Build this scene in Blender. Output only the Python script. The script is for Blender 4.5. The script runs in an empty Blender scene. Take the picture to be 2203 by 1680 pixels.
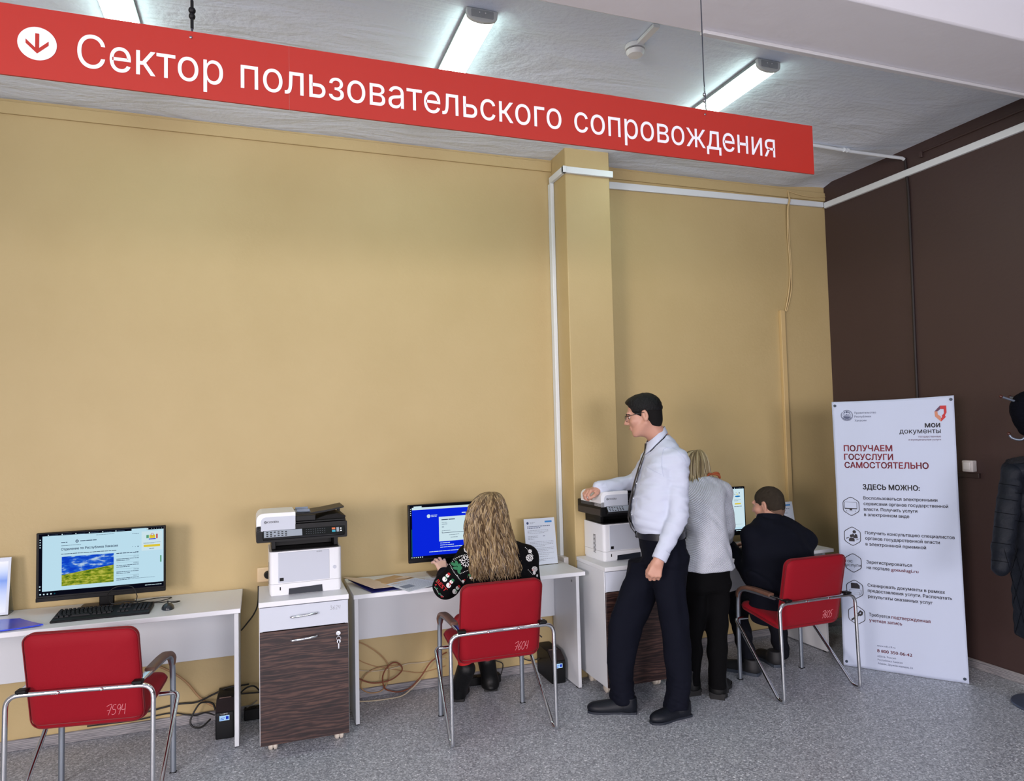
import bpy, bmesh, math, random
import numpy as np
from mathutils import Vector, Matrix
from mathutils.bvhtree import BVHTree
from mathutils.geometry import delaunay_2d_cdt
PI = math.pi
SC = bpy.context.scene
COL = SC.collection

def lin(c):
    return tuple(((x/255.0)/12.92 if x/255.0 <= 0.04045 else ((x/255.0+0.055)/1.055)**2.4) for x in c)

# ------------------------------------------------------------------ camera
# world: X along the tan wall, Y towards it, Z up, metres; camera above the origin
cam = bpy.data.cameras.new('camera'); camo = bpy.data.objects.new('camera', cam); COL.objects.link(camo)
cam.sensor_width = 36.0; cam.sensor_fit = 'HORIZONTAL'; cam.lens = 1503.08/2203*36.0
cam.clip_start = 0.05; cam.clip_end = 60
CAM_YAW, CAM_PITCH, CAM_ROLL, CAM_Z = math.radians(19.7493), math.radians(2.7501), math.radians(-1.364), 1.66
def cam_axes():
    a, b, c = CAM_YAW, CAM_PITCH, CAM_ROLL
    f = Vector((math.sin(a)*math.cos(b), math.cos(a)*math.cos(b), math.sin(b)))
    r = Vector((math.cos(a), -math.sin(a), 0)); u = r.cross(f)
    return r*math.cos(c)+u*math.sin(c), -r*math.sin(c)+u*math.cos(c), f
_r, _u, _f = cam_axes()
camo.matrix_world = Matrix(((_r.x, _u.x, -_f.x, 0), (_r.y, _u.y, -_f.y, 0), (_r.z, _u.z, -_f.z, CAM_Z), (0, 0, 0, 1)))
SC.camera = camo
# ------------------------------------------------------------------ world, daylight, exposure
SC.view_settings.view_transform = 'Standard'; SC.view_settings.look = 'None'
SC.view_settings.gamma = 1.0; SC.view_settings.use_curve_mapping = False
SC.view_settings.exposure = -0.17
W = bpy.data.worlds.new('sky'); SC.world = W; W.use_nodes = True
_bg = W.node_tree.nodes['Background']; _bg.inputs[0].default_value = (0.80, 0.86, 1.0, 1); _bg.inputs[1].default_value = 1.0
def window_light(name, loc, rot, sx, sy, power, color, spread=120):
    l = bpy.data.lights.new(name, 'AREA'); l.shape = 'RECTANGLE'; l.size = sx; l.size_y = sy
    l.energy = power; l.color = color; l.spread = math.radians(spread)
    o = bpy.data.objects.new(name, l); o.location = loc; o.rotation_euler = rot; COL.objects.link(o)
    return o
LAMP_EMIT = 13.0
DAY_SIDE, DAY_BACK = (1.0, 0.88, 0.86), (1.0, 0.93, 0.97)
# daylight coming in through the windows of the left wall and of the wall behind the camera
window_light('daylight', (-3.93, -0.9, 1.75), (math.radians(72), 0, -PI/2+.55), 2.6, 1.6, 215, DAY_SIDE, 110)
window_light('daylight', (-1.2, -3.90, 1.75), (math.radians(74), 0, 0), 2.4, 1.6, 80, DAY_BACK, 120)
window_light('daylight', (2.0, -3.90, 1.75), (math.radians(74), 0, 0), 2.4, 1.6, 95, DAY_BACK, 120)

# ------------------------------------------------------------------ materials
MATS = {}
def mat(name, rgb, rough=0.5, metal=0.0, spec=0.5, bump=None, emit=None, vary=None, coat=0.0, sheen=0.0, alpha=None, trans=0.0):
    if name in MATS: return MATS[name]
    m = bpy.data.materials.new(name); m.use_nodes = True; nt = m.node_tree; b = nt.nodes['Principled BSDF']
    c = lin(rgb)
    b.inputs['Base Color'].default_value = (*c, 1); b.inputs['Roughness'].default_value = rough
    b.inputs['Metallic'].default_value = metal; b.inputs['Specular IOR Level'].default_value = spec
    b.inputs['Coat Weight'].default_value = coat; b.inputs['Sheen Weight'].default_value = sheen
    b.inputs['Transmission Weight'].default_value = trans
    if emit: b.inputs['Emission Color'].default_value = (*c, 1); b.inputs['Emission Strength'].default_value = emit
    if bump or vary:
        tc = nt.nodes.new('ShaderNodeTexCoord')
    if vary:   # (scale, amount): cloudy tint variation of the paint or fabric itself
        n = nt.nodes.new('ShaderNodeTexNoise'); n.inputs['Scale'].default_value = vary[0]; n.inputs['Detail'].default_value = 6
        nt.links.new(tc.outputs['Object'], n.inputs['Vector'])
        mx = nt.nodes.new('ShaderNodeMix'); mx.data_type = 'RGBA'
        mx.inputs[6].default_value = (*[x*(1-vary[1]) for x in c], 1); mx.inputs[7].default_value = (*[min(1, x*(1+vary[1])) for x in c], 1)
        nt.links.new(n.outputs['Fac'], mx.inputs[0]); nt.links.new(mx.outputs[2], b.inputs['Base Color'])
    if bump:   # (scale, strength)
        n2 = nt.nodes.new('ShaderNodeTexNoise'); n2.inputs['Scale'].default_value = bump[0]; n2.inputs['Detail'].default_value = 5
        nt.links.new(tc.outputs['Object'], n2.inputs['Vector'])
        bp = nt.nodes.new('ShaderNodeBump'); bp.inputs['Strength'].default_value = bump[1]; bp.inputs['Distance'].default_value = 0.01
        nt.links.new(n2.outputs['Fac'], bp.inputs['Height']); nt.links.new(bp.outputs['Normal'], b.inputs['Normal'])
    MATS[name] = m; return m
def emis(name, rgb, strength=1.0):
    if name in MATS: return MATS[name]
    m = bpy.data.materials.new(name); m.use_nodes = True; nt = m.node_tree; nt.nodes.clear()
    e = nt.nodes.new('ShaderNodeEmission'); o = nt.nodes.new('ShaderNodeOutputMaterial')
    e.inputs[0].default_value = (*lin(rgb), 1); e.inputs[1].default_value = strength
    nt.links.new(e.outputs[0], o.inputs[0]); MATS[name] = m; return m
def ramp(nt, fac, stops):
    r = nt.nodes.new('ShaderNodeValToRGB'); e = r.color_ramp.elements
    while len(e) < len(stops): e.new(0.5)
    for i, (p, c) in enumerate(stops): e[i].position = p; e[i].color = (*lin(c), 1)
    nt.links.new(fac, r.inputs[0]); return r.outputs[0]
def nodes_of(name, rough=0.5):
    m = bpy.data.materials.new(name); m.use_nodes = True; nt = m.node_tree; b = nt.nodes['Principled BSDF']
    b.inputs['Roughness'].default_value = rough; tc = nt.nodes.new('ShaderNodeTexCoord'); MATS[name] = m
    return m, nt, b, tc
def tex(nt, kind, vec, **kw):
    n = nt.nodes.new('ShaderNodeTex'+kind)
    for k, v in kw.items():
        if k in ('wave_type', 'bands_direction', 'feature', 'distance'): setattr(n, k, v)
        else: n.inputs[k].default_value = v
    nt.links.new(vec, n.inputs['Vector']); return n
def mapping(nt, vec, scale=(1, 1, 1), rot=(0, 0, 0)):
    n = nt.nodes.new('ShaderNodeMapping'); n.inputs['Scale'].default_value = scale; n.inputs['Rotation'].default_value = rot
    nt.links.new(vec, n.inputs['Vector']); return n.outputs[0]
def bump_to(nt, b, h, strength, dist=0.01):
    bp = nt.nodes.new('ShaderNodeBump'); bp.inputs['Strength'].default_value = strength; bp.inputs['Distance'].default_value = dist
    nt.links.new(h, bp.inputs['Height']); nt.links.new(bp.outputs['Normal'], b.inputs['Normal'])
def wood(name, stops, scale, axis_scale, rough=0.45, dist=6.0):
    m, nt, b, tc = nodes_of(name, rough)
    v = mapping(nt, tc.outputs['Object'], axis_scale)
    w = tex(nt, 'Wave', v, Scale=scale, Distortion=dist, Detail=4.0, wave_type='BANDS', bands_direction='Z')
    w.inputs['Detail Scale'].default_value = 1.6
    n = tex(nt, 'Noise', v, Scale=scale*2.2, Detail=8.0, Roughness=0.65, Distortion=0.8)
    mx = nt.nodes.new('ShaderNodeMix'); mx.data_type = 'FLOAT'; mx.inputs[0].default_value = 0.72
    nt.links.new(w.outputs['Fac'], mx.inputs[2]); nt.links.new(n.outputs['Fac'], mx.inputs[3])
    nt.links.new(ramp(nt, mx.outputs[0], stops), b.inputs['Base Color']); return m

# ------------------------------------------------------------------ mesh building
class MB:
    def __init__(s): s.v = []; s.f = []; s.m = []; s.cur = 0
    def add(s, vs, fs, m=None):
        o = len(s.v); s.v += [tuple(p) for p in vs]; s.f += [tuple(i+o for i in f) for f in fs]
        s.m += [s.cur if m is None else m]*len(fs); return s
    def box(s, x0, x1, y0, y1, z0, z1, m=None, M=None):
        p = [(x0, y0, z0), (x1, y0, z0), (x1, y1, z0), (x0, y1, z0), (x0, y0, z1), (x1, y0, z1), (x1, y1, z1), (x0, y1, z1)]
        if M is not None: p = [M @ Vector(q) for q in p]
        return s.add(p, [(0, 3, 2, 1), (4, 5, 6, 7), (0, 1, 5, 4), (1, 2, 6, 5), (2, 3, 7, 6), (3, 0, 4, 7)], m)
    def loft(s, rings, cap=True, close=False, m=None):
        n = len(rings[0]); vs = [p for r in rings for p in r]; fs = []
        R = len(rings)
        for i in range(R if close else R-1):
            a = i*n; b = ((i+1) % R)*n
            for j in range(n): k = (j+1) % n; fs.append((a+j, a+k, b+k, b+j))
        if cap and not close: fs += [tuple(range(n))[::-1], tuple(range((R-1)*n, R*n))]
        return s.add(vs, fs, m)
    def prism(s, poly, fn, d0, d1, m=None):      # poly in 2D, fn(u, v, d) -> 3D
        return s.loft([[fn(u, v, d0) for u, v in poly], [fn(u, v, d1) for u, v in poly]], m=m)
    def tube(s, path, r, n=10, close=False, m=None, flat=1.0, up=None):
        P = [Vector(p) for p in path]; N = len(P); rings = []; prev = None
        for i, p in enumerate(P):
            a = P[i-1] if (i > 0 or close) else P[i]; b = P[(i+1) % N] if (i < N-1 or close) else P[i]
            t = (b-a); t = t.normalized() if t.length > 1e-9 else Vector((0, 0, 1))
            if prev is None:
                q = Vector(up) if up else (Vector((0, 0, 1)) if abs(t.z) < 0.9 else Vector((1, 0, 0)))
            else: q = prev
            x = (q - t*q.dot(t))
            x = x.normalized() if x.length > 1e-6 else t.orthogonal().normalized()
            prev = x; y = t.cross(x); rr = r[i] if hasattr(r, '__len__') else r
            rings.append([p + x*(rr*flat*math.cos(2*PI*k/n)) + y*(rr*math.sin(2*PI*k/n)) for k in range(n)])
        return s.loft(rings, cap=not close, close=close, m=m)
    def lathe(s, prof, c=(0, 0, 0), n=24, axis='z', m=None):
        def pt(r, h, a):
            u, v = r*math.cos(a), r*math.sin(a)
            q = (u, v, h) if axis == 'z' else ((u, h, v) if axis == 'y' else (h, u, v))
            return (q[0]+c[0], q[1]+c[1], q[2]+c[2])
        return s.loft([[pt(r, h, 2*PI*k/n) for k in range(n)] for r, h in prof], m=m)
    def ell(s, c, r, nu=20, nv=12, m=None, M=None):
        rings = []
        for i in range(nv+1):
            t = PI*i/nv; t = min(max(t, 0.03), PI-0.03)
            rg = [(r[0]*math.sin(t)*math.cos(2*PI*k/nu), r[1]*math.sin(t)*math.sin(2*PI*k/nu), r[2]*math.cos(t)) for k in range(nu)]
            if M is not None: rg = [M @ Vector(q) for q in rg]
            rings.append([(q[0]+c[0], q[1]+c[1], q[2]+c[2]) for q in rg])
        return s.loft(rings, m=m)
    def quad(s, a, b, c, d, m=None): return s.add([a, b, c, d], [(0, 1, 2, 3)], m)
    def text(s, st, o, xd=(1, 0, 0), yd=(0, 0, 1), cap=None, width=None, bold=0.0, align='L', m=None, xh=None):
        vs, fs = text_mesh(st, bold)
        x0 = min(v[0] for v in vs); x1 = max(v[0] for v in vs)
        sy = (cap/0.73 if cap else None) or xh/0.545; sx = width/(x1-x0) if width else sy
        if align == 'R': x0 = x1
        if align == 'C': x0 = (x0+x1)/2
        o, xd, yd = Vector(o), Vector(xd), Vector(yd)
        return s.add([o + xd*((v[0]-x0)*sx) + yd*(v[1]*sy) for v in vs], fs, m)
    def build(s, name, mats, parent=None, smooth=None, bevel=None, seg=2):
        me = bpy.data.meshes.new(name); me.from_pydata(s.v, [], s.f); me.update()
        for mt in (mats if isinstance(mats, (list, tuple)) else [mats]): me.materials.append(mt)
        me.polygons.foreach_set('material_index', s.m)
        if smooth is not None or bevel:
            me.polygons.foreach_set('use_smooth', [True]*len(me.polygons))
            me.set_sharp_from_angle(angle=math.radians(smooth if smooth is not None else 35))
        o = bpy.data.objects.new(name, me); COL.objects.link(o)
        if parent: o.parent = parent
        if bevel:
            b = o.modifiers.new('bevel', 'BEVEL'); b.width = bevel; b.segments = seg; b.limit_method = 'ANGLE'; b.angle_limit = math.radians(40)
            b.harden_normals = False
        return o
_TC = {}
def text_mesh(st, bold=0.0):
    """flat lettering: glyph outlines (thickened by bold), triangulated, counters left open"""
    if (st, bold) in _TC: return _TC[(st, bold)]
    c = bpy.data.curves.new('lettering', 'FONT'); c.body = st; c.size = 1; c.resolution_u = 4; c.fill_mode = 'NONE'
    o = bpy.data.objects.new('lettering', c); me = bpy.data.meshes.new_from_object(o)
    V = np.array([v.co[:2] for v in me.vertices]); E = [tuple(e.vertices) for e in me.edges]
    bpy.data.objects.remove(o); bpy.data.meshes.remove(me); bpy.data.curves.remove(c)
    A = np.array([V[a] for a, b in E]); Bv = np.array([V[b] for a, b in E])
    def inside(P):
        P = np.asarray(P); out = np.zeros(len(P), int)
        y0, y1 = A[:, 1][None], Bv[:, 1][None]; py = P[:, 1][:, None]
        c = (y0 > py) != (y1 > py); x = A[:, 0][None]+(py-y0)*(Bv[:, 0]-A[:, 0])[None]/np.where(c, y1-y0, 1)
        return (c & (x > P[:, 0][:, None])).sum(1) % 2 == 1
    r = delaunay_2d_cdt([Vector(v) for v in V], E, [], 0, 1e-6); vs = np.array([tuple(v) for v in r[0]]); fs = r[2]
    cen = np.array([vs[list(f)].mean(0) for f in fs]); ok = inside(cen); fs = [tuple(f) for f, k in zip(fs, ok) if k]
    if bold:                       # a heavier weight: the strokes stamped again around themselves
        n = len(vs); k = 6; vs = np.concatenate([vs]+[vs+bold*np.array([math.cos(i*PI*2/k), math.sin(i*PI*2/k)]) for i in range(k)])
        fs = [tuple(q+j*n for q in f) for j in range(k+1) for f in fs]
    vs = [(float(x), float(y), 0.0) for x, y in vs]
    _TC[(st, bold)] = (vs, fs); return vs, fs
def tag(o, label=None, cat=None, group=None, kind=None):
    if label: o['label'] = label
    if cat: o['category'] = cat
    if group: o['group'] = group
    if kind: o['kind'] = kind
    return o
def thing(name, label, cat, loc=(0, 0, 0), rz=0.0, group=None):
    o = bpy.data.objects.new(name, None); COL.objects.link(o); o.empty_display_size = 0.1
    o.location = loc; o.rotation_euler = (0, 0, rz)
    return tag(o, label, cat, group)
def dup(root, label, loc=None, rz=None):
    r = root.copy(); COL.objects.link(r)
    if loc is not None: r.location = loc
    if rz is not None: r.rotation_euler = (0, 0, rz)
    r['label'] = label
    for ch in root.children:
        c = ch.copy(); COL.objects.link(c); c.parent = r
        for g in ch.children:
            d = g.copy(); COL.objects.link(d); d.parent = c
    return r
def rrect(x0, x1, y0, y1, r, n=5):
    r = r if hasattr(r, '__len__') else (r,)*4; out = []
    for (cx, cy, a0, rr) in ((x1-r[0], y1-r[0], 0, r[0]), (x0+r[1], y1-r[1], 90, r[1]), (x0+r[2], y0+r[2], 180, r[2]), (x1-r[3], y0+r[3], 270, r[3])):
        for k in range(n+1):
            a = math.radians(a0+90*k/n); out.append((cx+rr*math.cos(a), cy+rr*math.sin(a)))
    return out
def bez(pts, n=8):            # smooth open path through points (Catmull-Rom)
    P = [Vector(p) for p in pts]; out = []
    for i in range(len(P)-1):
        a = P[max(i-1, 0)]; b = P[i]; c = P[i+1]; d = P[min(i+2, len(P)-1)]
        for k in range(n):
            t = k/n; out.append(0.5*((2*b)+(c-a)*t+(2*a-5*b+4*c-d)*t*t+(3*b-a-3*c+d)*t**3))
    return out+[P[-1]]
def fillet(pts, rad, n=5):    # polyline with rounded corners
    P = [Vector(p) for p in pts]; out = [P[0]]
    for i in range(1, len(P)-1):
        r = rad[i] if isinstance(rad, dict) and i in rad else (rad if not isinstance(rad, dict) else 0.02)
        a = (P[i-1]-P[i]); b = (P[i+1]-P[i]); d = min(r, a.length*.49, b.length*.49)
        p0 = P[i]+a.normalized()*d; p1 = P[i]+b.normalized()*d
        for k in range(n+1):
            t = k/n; out.append(p0*(1-t)**2+P[i]*2*t*(1-t)+p1*t*t)
    return out+[P[-1]]
# ------------------------------------------------------------------ the setting
YW, XR, ZC = 4.46, 4.37, 3.51
def m_wall():
    m, nt, b, tc = nodes_of('tan_wall_paint', 0.55)
    n = tex(nt, 'Noise', tc.outputs['Object'], Scale=1.1, Detail=5.0, Roughness=0.6)
    nt.links.new(ramp(nt, n.outputs['Fac'], [(0.3, (184, 162, 114)), (0.7, (192, 170, 123))]), b.inputs['Base Color'])
    f = tex(nt, 'Noise', tc.outputs['Object'], Scale=55.0, Detail=6.0, Roughness=0.6)
    g = tex(nt, 'Noise', tc.outputs['Object'], Scale=5.0, Detail=4.0)
    ad = nt.nodes.new('ShaderNodeMath'); ad.operation = 'MULTIPLY_ADD'; ad.inputs[1].default_value = 0.35
    nt.links.new(f.outputs['Fac'], ad.inputs[0]); nt.links.new(g.outputs['Fac'], ad.inputs[2])
    bump_to(nt, b, ad.outputs[0], 0.25, 0.012); return m
def m_ceiling():
    m, nt, b, tc = nodes_of('whitewashed_plaster', 0.8)
    b.inputs['Base Color'].default_value = (*lin((228, 238, 252)), 1)
    v = mapping(nt, tc.outputs['Object'], (0.7, 2.4, 1), (0, 0, 0.5))
    a = tex(nt, 'Noise', v, Scale=2.0, Detail=6.0, Roughness=0.55, Distortion=0.6)
    c = tex(nt, 'Noise', tc.outputs['Object'], Scale=38.0, Detail=5.0)
    ad = nt.nodes.new('ShaderNodeMath'); ad.operation = 'MULTIPLY_ADD'; ad.inputs[1].default_value = 0.12
    nt.links.new(c.outputs['Fac'], ad.inputs[0]); nt.links.new(a.outputs['Fac'], ad.inputs[2])
    bump_to(nt, b, ad.outputs[0], 0.55, 0.06); return m
def m_floor():
    m, nt, b, tc = nodes_of('speckled_linoleum', 0.42)
    v = tex(nt, 'Voronoi', tc.outputs['Object'], Scale=150.0); sp = nt.nodes.new('ShaderNodeSeparateColor'); nt.links.new(v.outputs['Color'], sp.inputs[0])
    n = tex(nt, 'Noise', tc.outputs['Object'], Scale=60.0, Detail=3.0, Roughness=0.7)
    mx = nt.nodes.new('ShaderNodeMix'); mx.data_type = 'FLOAT'; mx.inputs[0].default_value = 0.35
    nt.links.new(sp.outputs[0], mx.inputs[2]); nt.links.new(n.outputs['Fac'], mx.inputs[3])
    col = ramp(nt, mx.outputs[0], [(0.15, (116, 119, 127)), (0.40, (148, 152, 160)), (0.62, (172, 176, 184)), (0.80, (198, 202, 209)), (0.84, (238, 240, 244))])
    nt.links.new(col, b.inputs['Base Color'])
    bump_to(nt, b, n.outputs['Fac'], 0.05, 0.002); return m
TAN = m_wall(); CEIL = m_ceiling(); FLOOR = m_floor()
BROWN = mat('dark_brown_wall_paint', (66, 49, 47), 0.5, bump=(40, 0.12), vary=(1.5, 0.06))
BASEB = wood('grey_oak_skirting', [(0.25, (92, 92, 98)), (0.5, (140, 138, 142)), (0.8, (170, 166, 164))], 14.0, (0.25, 1, 2.5), 0.5, 7.0)
BASEB2 = wood('grey_oak_skirting_side', [(0.25, (92, 92, 98)), (0.5, (140, 138, 142)), (0.8, (170, 166, 164))], 14.0, (1, 0.25, 2.5), 0.5, 7.0)
WPAINT = mat('white_wall_paint', (214, 212, 208), 0.7, bump=(30, 0.1))
WHITE = mat('white_plastic', (226, 228, 230), 0.35)
XL, YB = -4.0, -4.0
def struct(mb, name, m, **k): return tag(mb.build(name, m, **k), kind='structure')
struct(MB().box(XL-.15, XR+.15, YB-.15, YW+.15, -.12, 0), 'floor', FLOOR)
# ceiling of uneven plaster, a little higher beside the brown wall
def ceil_z(x, y):
    t = min(max((x-3.85)/0.5, 0), 1); t = t*t*(3-2*t)
    return ZC + 0.058*t*min(max((4.52-y)/0.10, 0), 1) + 0.003*math.sin(x*3.1+y*1.7)*math.sin(y*2.3-x)
mb = MB(); nx, ny = 120, 90; vs = []; fs = []
for j in range(ny+1):
    for i in range(nx+1):
        x = XL-.1+(XR+.2-XL)*i/nx; y = YB-.1+(YW+.2-YB)*j/ny; vs.append((x, y, ceil_z(x, y)))
for j in range(ny):
    for i in range(nx):
        a = j*(nx+1)+i; fs.append((a, a+nx+1, a+nx+2, a+1))
mb.add(vs, fs); o = struct(mb, 'ceiling', CEIL, smooth=60)
struct(MB().box(XL, XR, YB, YW, ZC+.07, ZC+.25), 'ceiling_slab', CEIL)
struct(MB().box(XL, XR, 2.06, 2.44, 3.30, ZC+.06), 'ceiling_beam', mat('beam_plaster', (222, 220, 224), 0.8, bump=(9, 0.25)), bevel=.008)
struct(MB().box(XL-.15, XR, YW, YW+.15, 0, ZC+.06), 'wall_back', TAN)
struct(MB().box(XR, XR+.15, YB-.15, YW+.15, 0, ZC+.2), 'wall_right', BROWN)
struct(MB().box(1.932, 2.265, 4.22, YW+.01, 0, ZC+.02), 'pillar', TAN, bevel=.006)
struct(MB().box(XL, 1.932, YW-.014, YW, 3.425, 3.495).box(2.265, XR, YW-.014, YW, 3.425, 3.495), 'trim_1', TAN, bevel=.004)
struct(MB().box(XR-.012, XR, 1.0, 3.56, 3.487, 3.50).box(XR-.02, XR, 3.535, 3.56, 3.455, 3.50), 'trim_2', BROWN, bevel=.003)
struct(MB().box(XL, 1.932, YW-.016, YW, 0, .056).box(2.265, XR-.016, YW-.016, YW, 0, .056), 'baseboard_back', BASEB, bevel=.005)
struct(MB().box(XR-.016, XR, 1.0, YW, 0, .06), 'baseboard_right', BASEB2, bevel=.005)
# walls behind and beside the camera, with the windows the daylight comes through
def wall_with_openings(name, axis, pos, th, lo, hi, opens, m):
    mb = MB(); z0, z1 = 0.95, 2.55
    def b(a0, a1, c0, c1):
        (mb.box(a0, a1, pos-th, pos, c0, c1) if axis == 'y' else mb.box(pos-th, pos, a0, a1, c0, c1))
    b(lo, hi, 0, z0); b(lo, hi, z1, ZC+.06); e = lo
    for a0, a1 in opens: b(e, a0, z0, z1); e = a1
    b(e, hi, z0, z1)
    struct(mb, name, m)
wall_with_openings('wall_front', 'y', YB, .15, XL-.15, XR, [(-2.4, 0.0), (.8, 3.2)], WPAINT)
wall_with_openings('wall_left', 'x', XL, .15, YB, YW, [(-2.2, .4)], WPAINT)
PVC = mat('white_window_frame', (232, 233, 235), 0.35); SKYL = emis('daylit_sky', (226, 234, 250), 2.2)
def window(n, axis, a0, a1):
    mb = MB(); p = (YB if axis == 'y' else XL)-.10; z0, z1 = .95, 2.55; am = (a0+a1)/2
    def b(q0, q1, c0, c1, d=.06):
        (mb.box(q0, q1, p, p+d, c0, c1) if axis == 'y' else mb.box(p, p+d, q0, q1, c0, c1))
    for q in (a0, am-.035, a1-.07): b(q, q+.07, z0, z1)
    b(a0, a1, z0, z0+.07); b(a0, a1, z1-.07, z1)
    fr = struct(mb, 'window_%d' % n, PVC)
    g = MB()
    (g.box(a0+.02, a1-.02, p+.02, p+.03, z0+.02, z1-.02) if axis == 'y' else g.box(p+.02, p+.03, a0+.02, a1-.02, z0+.02, z1-.02))
    g.build('window_pane', SKYL, fr)
window(1, 'y', -2.4, 0.0); window(2, 'y', .8, 3.2); window(3, 'x', -2.2, .4)

# ------------------------------------------------------------------ cable trunking, cables and fittings on the walls
def single(mb, name, m, label, cat, group=None, **k): return tag(mb.build(name, m, **k), label, cat, group)
TR = mat('white_trunking', (222, 228, 232), 0.4)
single(MB().box(1.905, 2.281, 4.195, 4.2195, 3.333, 3.377).box(1.905, 1.9315, 4.19, 4.44, 3.333, 3.377), 'cable_trunking', TR,
       'white cable trunking bent round the top of the tan pillar', 'cable trunking', bevel=.003)
t = thing('cable_trunking', 'white upright cable trunking down the left corner of the tan pillar', 'cable trunking', (1.917, 4.435, 0))
MB().box(-.013, .0135, -.025, .024, .76, 3.332).build('duct', TR, t, bevel=.003)
MB().box(-.02, .0145, -.10, .024, .62, .76).build('junction_box', mat('white_box_plastic', (224, 222, 222), 0.4), t, bevel=.004)
mb = MB(); mb.loft([[(2.267, 4.44, 3.346), (2.267, 4.459, 3.346), (2.267, 4.459, 3.397), (2.267, 4.44, 3.397)],
                    [(4.345, 4.44, 3.372), (4.345, 4.459, 3.372), (4.345, 4.459, 3.416), (4.345, 4.44, 3.416)]])
single(mb, 'cable_trunking', TR, 'white cable trunking along the top of the tan wall right of the pillar', 'cable trunking', bevel=.003)
single(MB().box(4.346, 4.3695, .8, 4.44, 3.362, 3.410), 'cable_trunking', TR, 'white cable trunking along the top of the dark brown wall', 'cable trunking', bevel=.003)
single(MB().box(1.76, 4.32, 2.41, 2.437, 3.284, 3.2995), 'cable_trunking', mat('grey_trunking', (196, 196, 198), .5), 'pale cable trunking along the lower edge of the ceiling beam', 'cable trunking', bevel=.003)
t = thing('cable_conduit', 'thin white conduit crossing the ceiling from behind the red sign to the brown wall', 'conduit', (0, 3.68, ZC-.008))
MB().tube([(2.6, -.03, -.006), (3.5, -.01, -.006), (3.87, .006, -.006), (4.335, 0, -.004), (4.352, 0, -.012)], .0115, 10).build('pipe', TR, t, smooth=50)
for x in (3.05, 3.80, 3.83): MB().tube([(x-.006, -.004, -.006), (x+.006, -.004, -.006)], .015, 10).build('clip', TR, t, smooth=50)
TANP = mat('tan_painted_plastic', (204, 176, 124), .5)
single(MB().box(3.856, 3.898, 4.43, 4.4595, .74, 2.507), 'cable_trunking', TANP, 'tan painted upright cable trunking on the wall behind the seated man', 'cable trunking', bevel=.003)
CABT = mat('tan_painted_cable', (206, 180, 130), .5)
single(MB().tube(bez([(3.988, 4.444, 3.48), (3.985, 4.428, 3.40), (3.972, 4.437, 3.32), (3.974, 4.45, 3.1), (3.984, 4.45, 2.84), (3.96, 4.45, 2.66), (3.918, 4.45, 2.50)]), .0055, 8)
       .tube(bez([(3.988, 4.444, 3.48), (3.992, 4.428, 3.40), (3.978, 4.437, 3.32), (3.988, 4.45, 3.1), (3.996, 4.45, 2.84), (3.983, 4.45, 2.66), (3.93, 4.45, 2.50)]), .0045, 8)
       .tube(bez([(3.99, 4.44, 3.475), (4.10, 4.436, 3.452), (4.24, 4.436, 3.446), (4.365, 4.442, 3.46)]), .004, 8),
       'wall_cable', CABT, 'loose tan painted cable hanging from the ceiling down to the upright trunking', 'cable', smooth=50)
single(MB().tube(bez([(4.362, 3.68, 3.50), (4.362, 3.672, 3.36), (4.36, 3.665, 3.2), (4.363, 3.672, 2.6), (4.362, 3.68, 1.8), (4.362, 3.685, .07)]), .010, 8),
       'wall_cable', mat('brown_painted_cable', (34, 24, 24), .6), 'brown painted cable running down the dark brown wall behind the banner', 'cable', smooth=50)
# smoke detector on its bracket
t = thing('smoke_detector', 'white round smoke detector on a short bracket under the ceiling', 'smoke detector', (1.745, 2.945, ZC))
MB().lathe([(.001, .0), (.048, .0), (.05, -.012), (.048, -.022)], n=28).build('base_ring', WHITE, t, smooth=40)
MB().lathe([(.001, -.022), (.034, -.022), (.034, -.036), (.001, -.036)], n=28).build('sensor_grille', mat('dark_grille', (60, 62, 66), .6), t, smooth=40)
MB().lathe([(.046, -.030), (.045, -.036), (.036, -.050), (.001, -.054)], n=28).build('cap', WHITE, t, smooth=40)
MB().box(-.017, .017, -.20, -.03, -.02, -.002).build('bracket', WHITE, t, bevel=.002)
# wall socket and switch
t = thing('wall_socket', 'beige wall socket with a black plug beside the left printer', 'socket', (.012, YW, .805))
MB().box(-.043, .043, -.03, 0, -.043, .043).build('face_plate', mat('beige_socket_plastic', (226, 200, 160), .4), t, bevel=.006)
MB().lathe([(.001, -.062), (.018, -.062), (.022, -.05), (.024, -.031), (.001, -.031)], c=(.018, 0, 0), axis='y', n=20).build('plug', mat('black_plastic', (10, 10, 12), .5, spec=.25), t, smooth=40)
t = thing('light_switch', 'white surface light switch on the dark brown wall', 'switch', (XR, 3.31, 1.315))
MB().box(-.042, 0, -.037, .037, -.037, .037).build('housing', mat('switch_white', (216, 212, 212), .4), t, bevel=.006)
MB().box(-.05, -.041, -.025, .025, -.024, .026).build('rocker', mat('switch_rocker', (226, 226, 226), .4), t, bevel=.004)
single(MB().box(XR-.02, XR, 3.25, 3.95, 1.238, 1.270), 'cable_trunking', mat('brown_trunking', (52, 38, 36), .5), 'dark brown cable trunking under the white light switch', 'cable trunking', bevel=.003)

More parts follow.
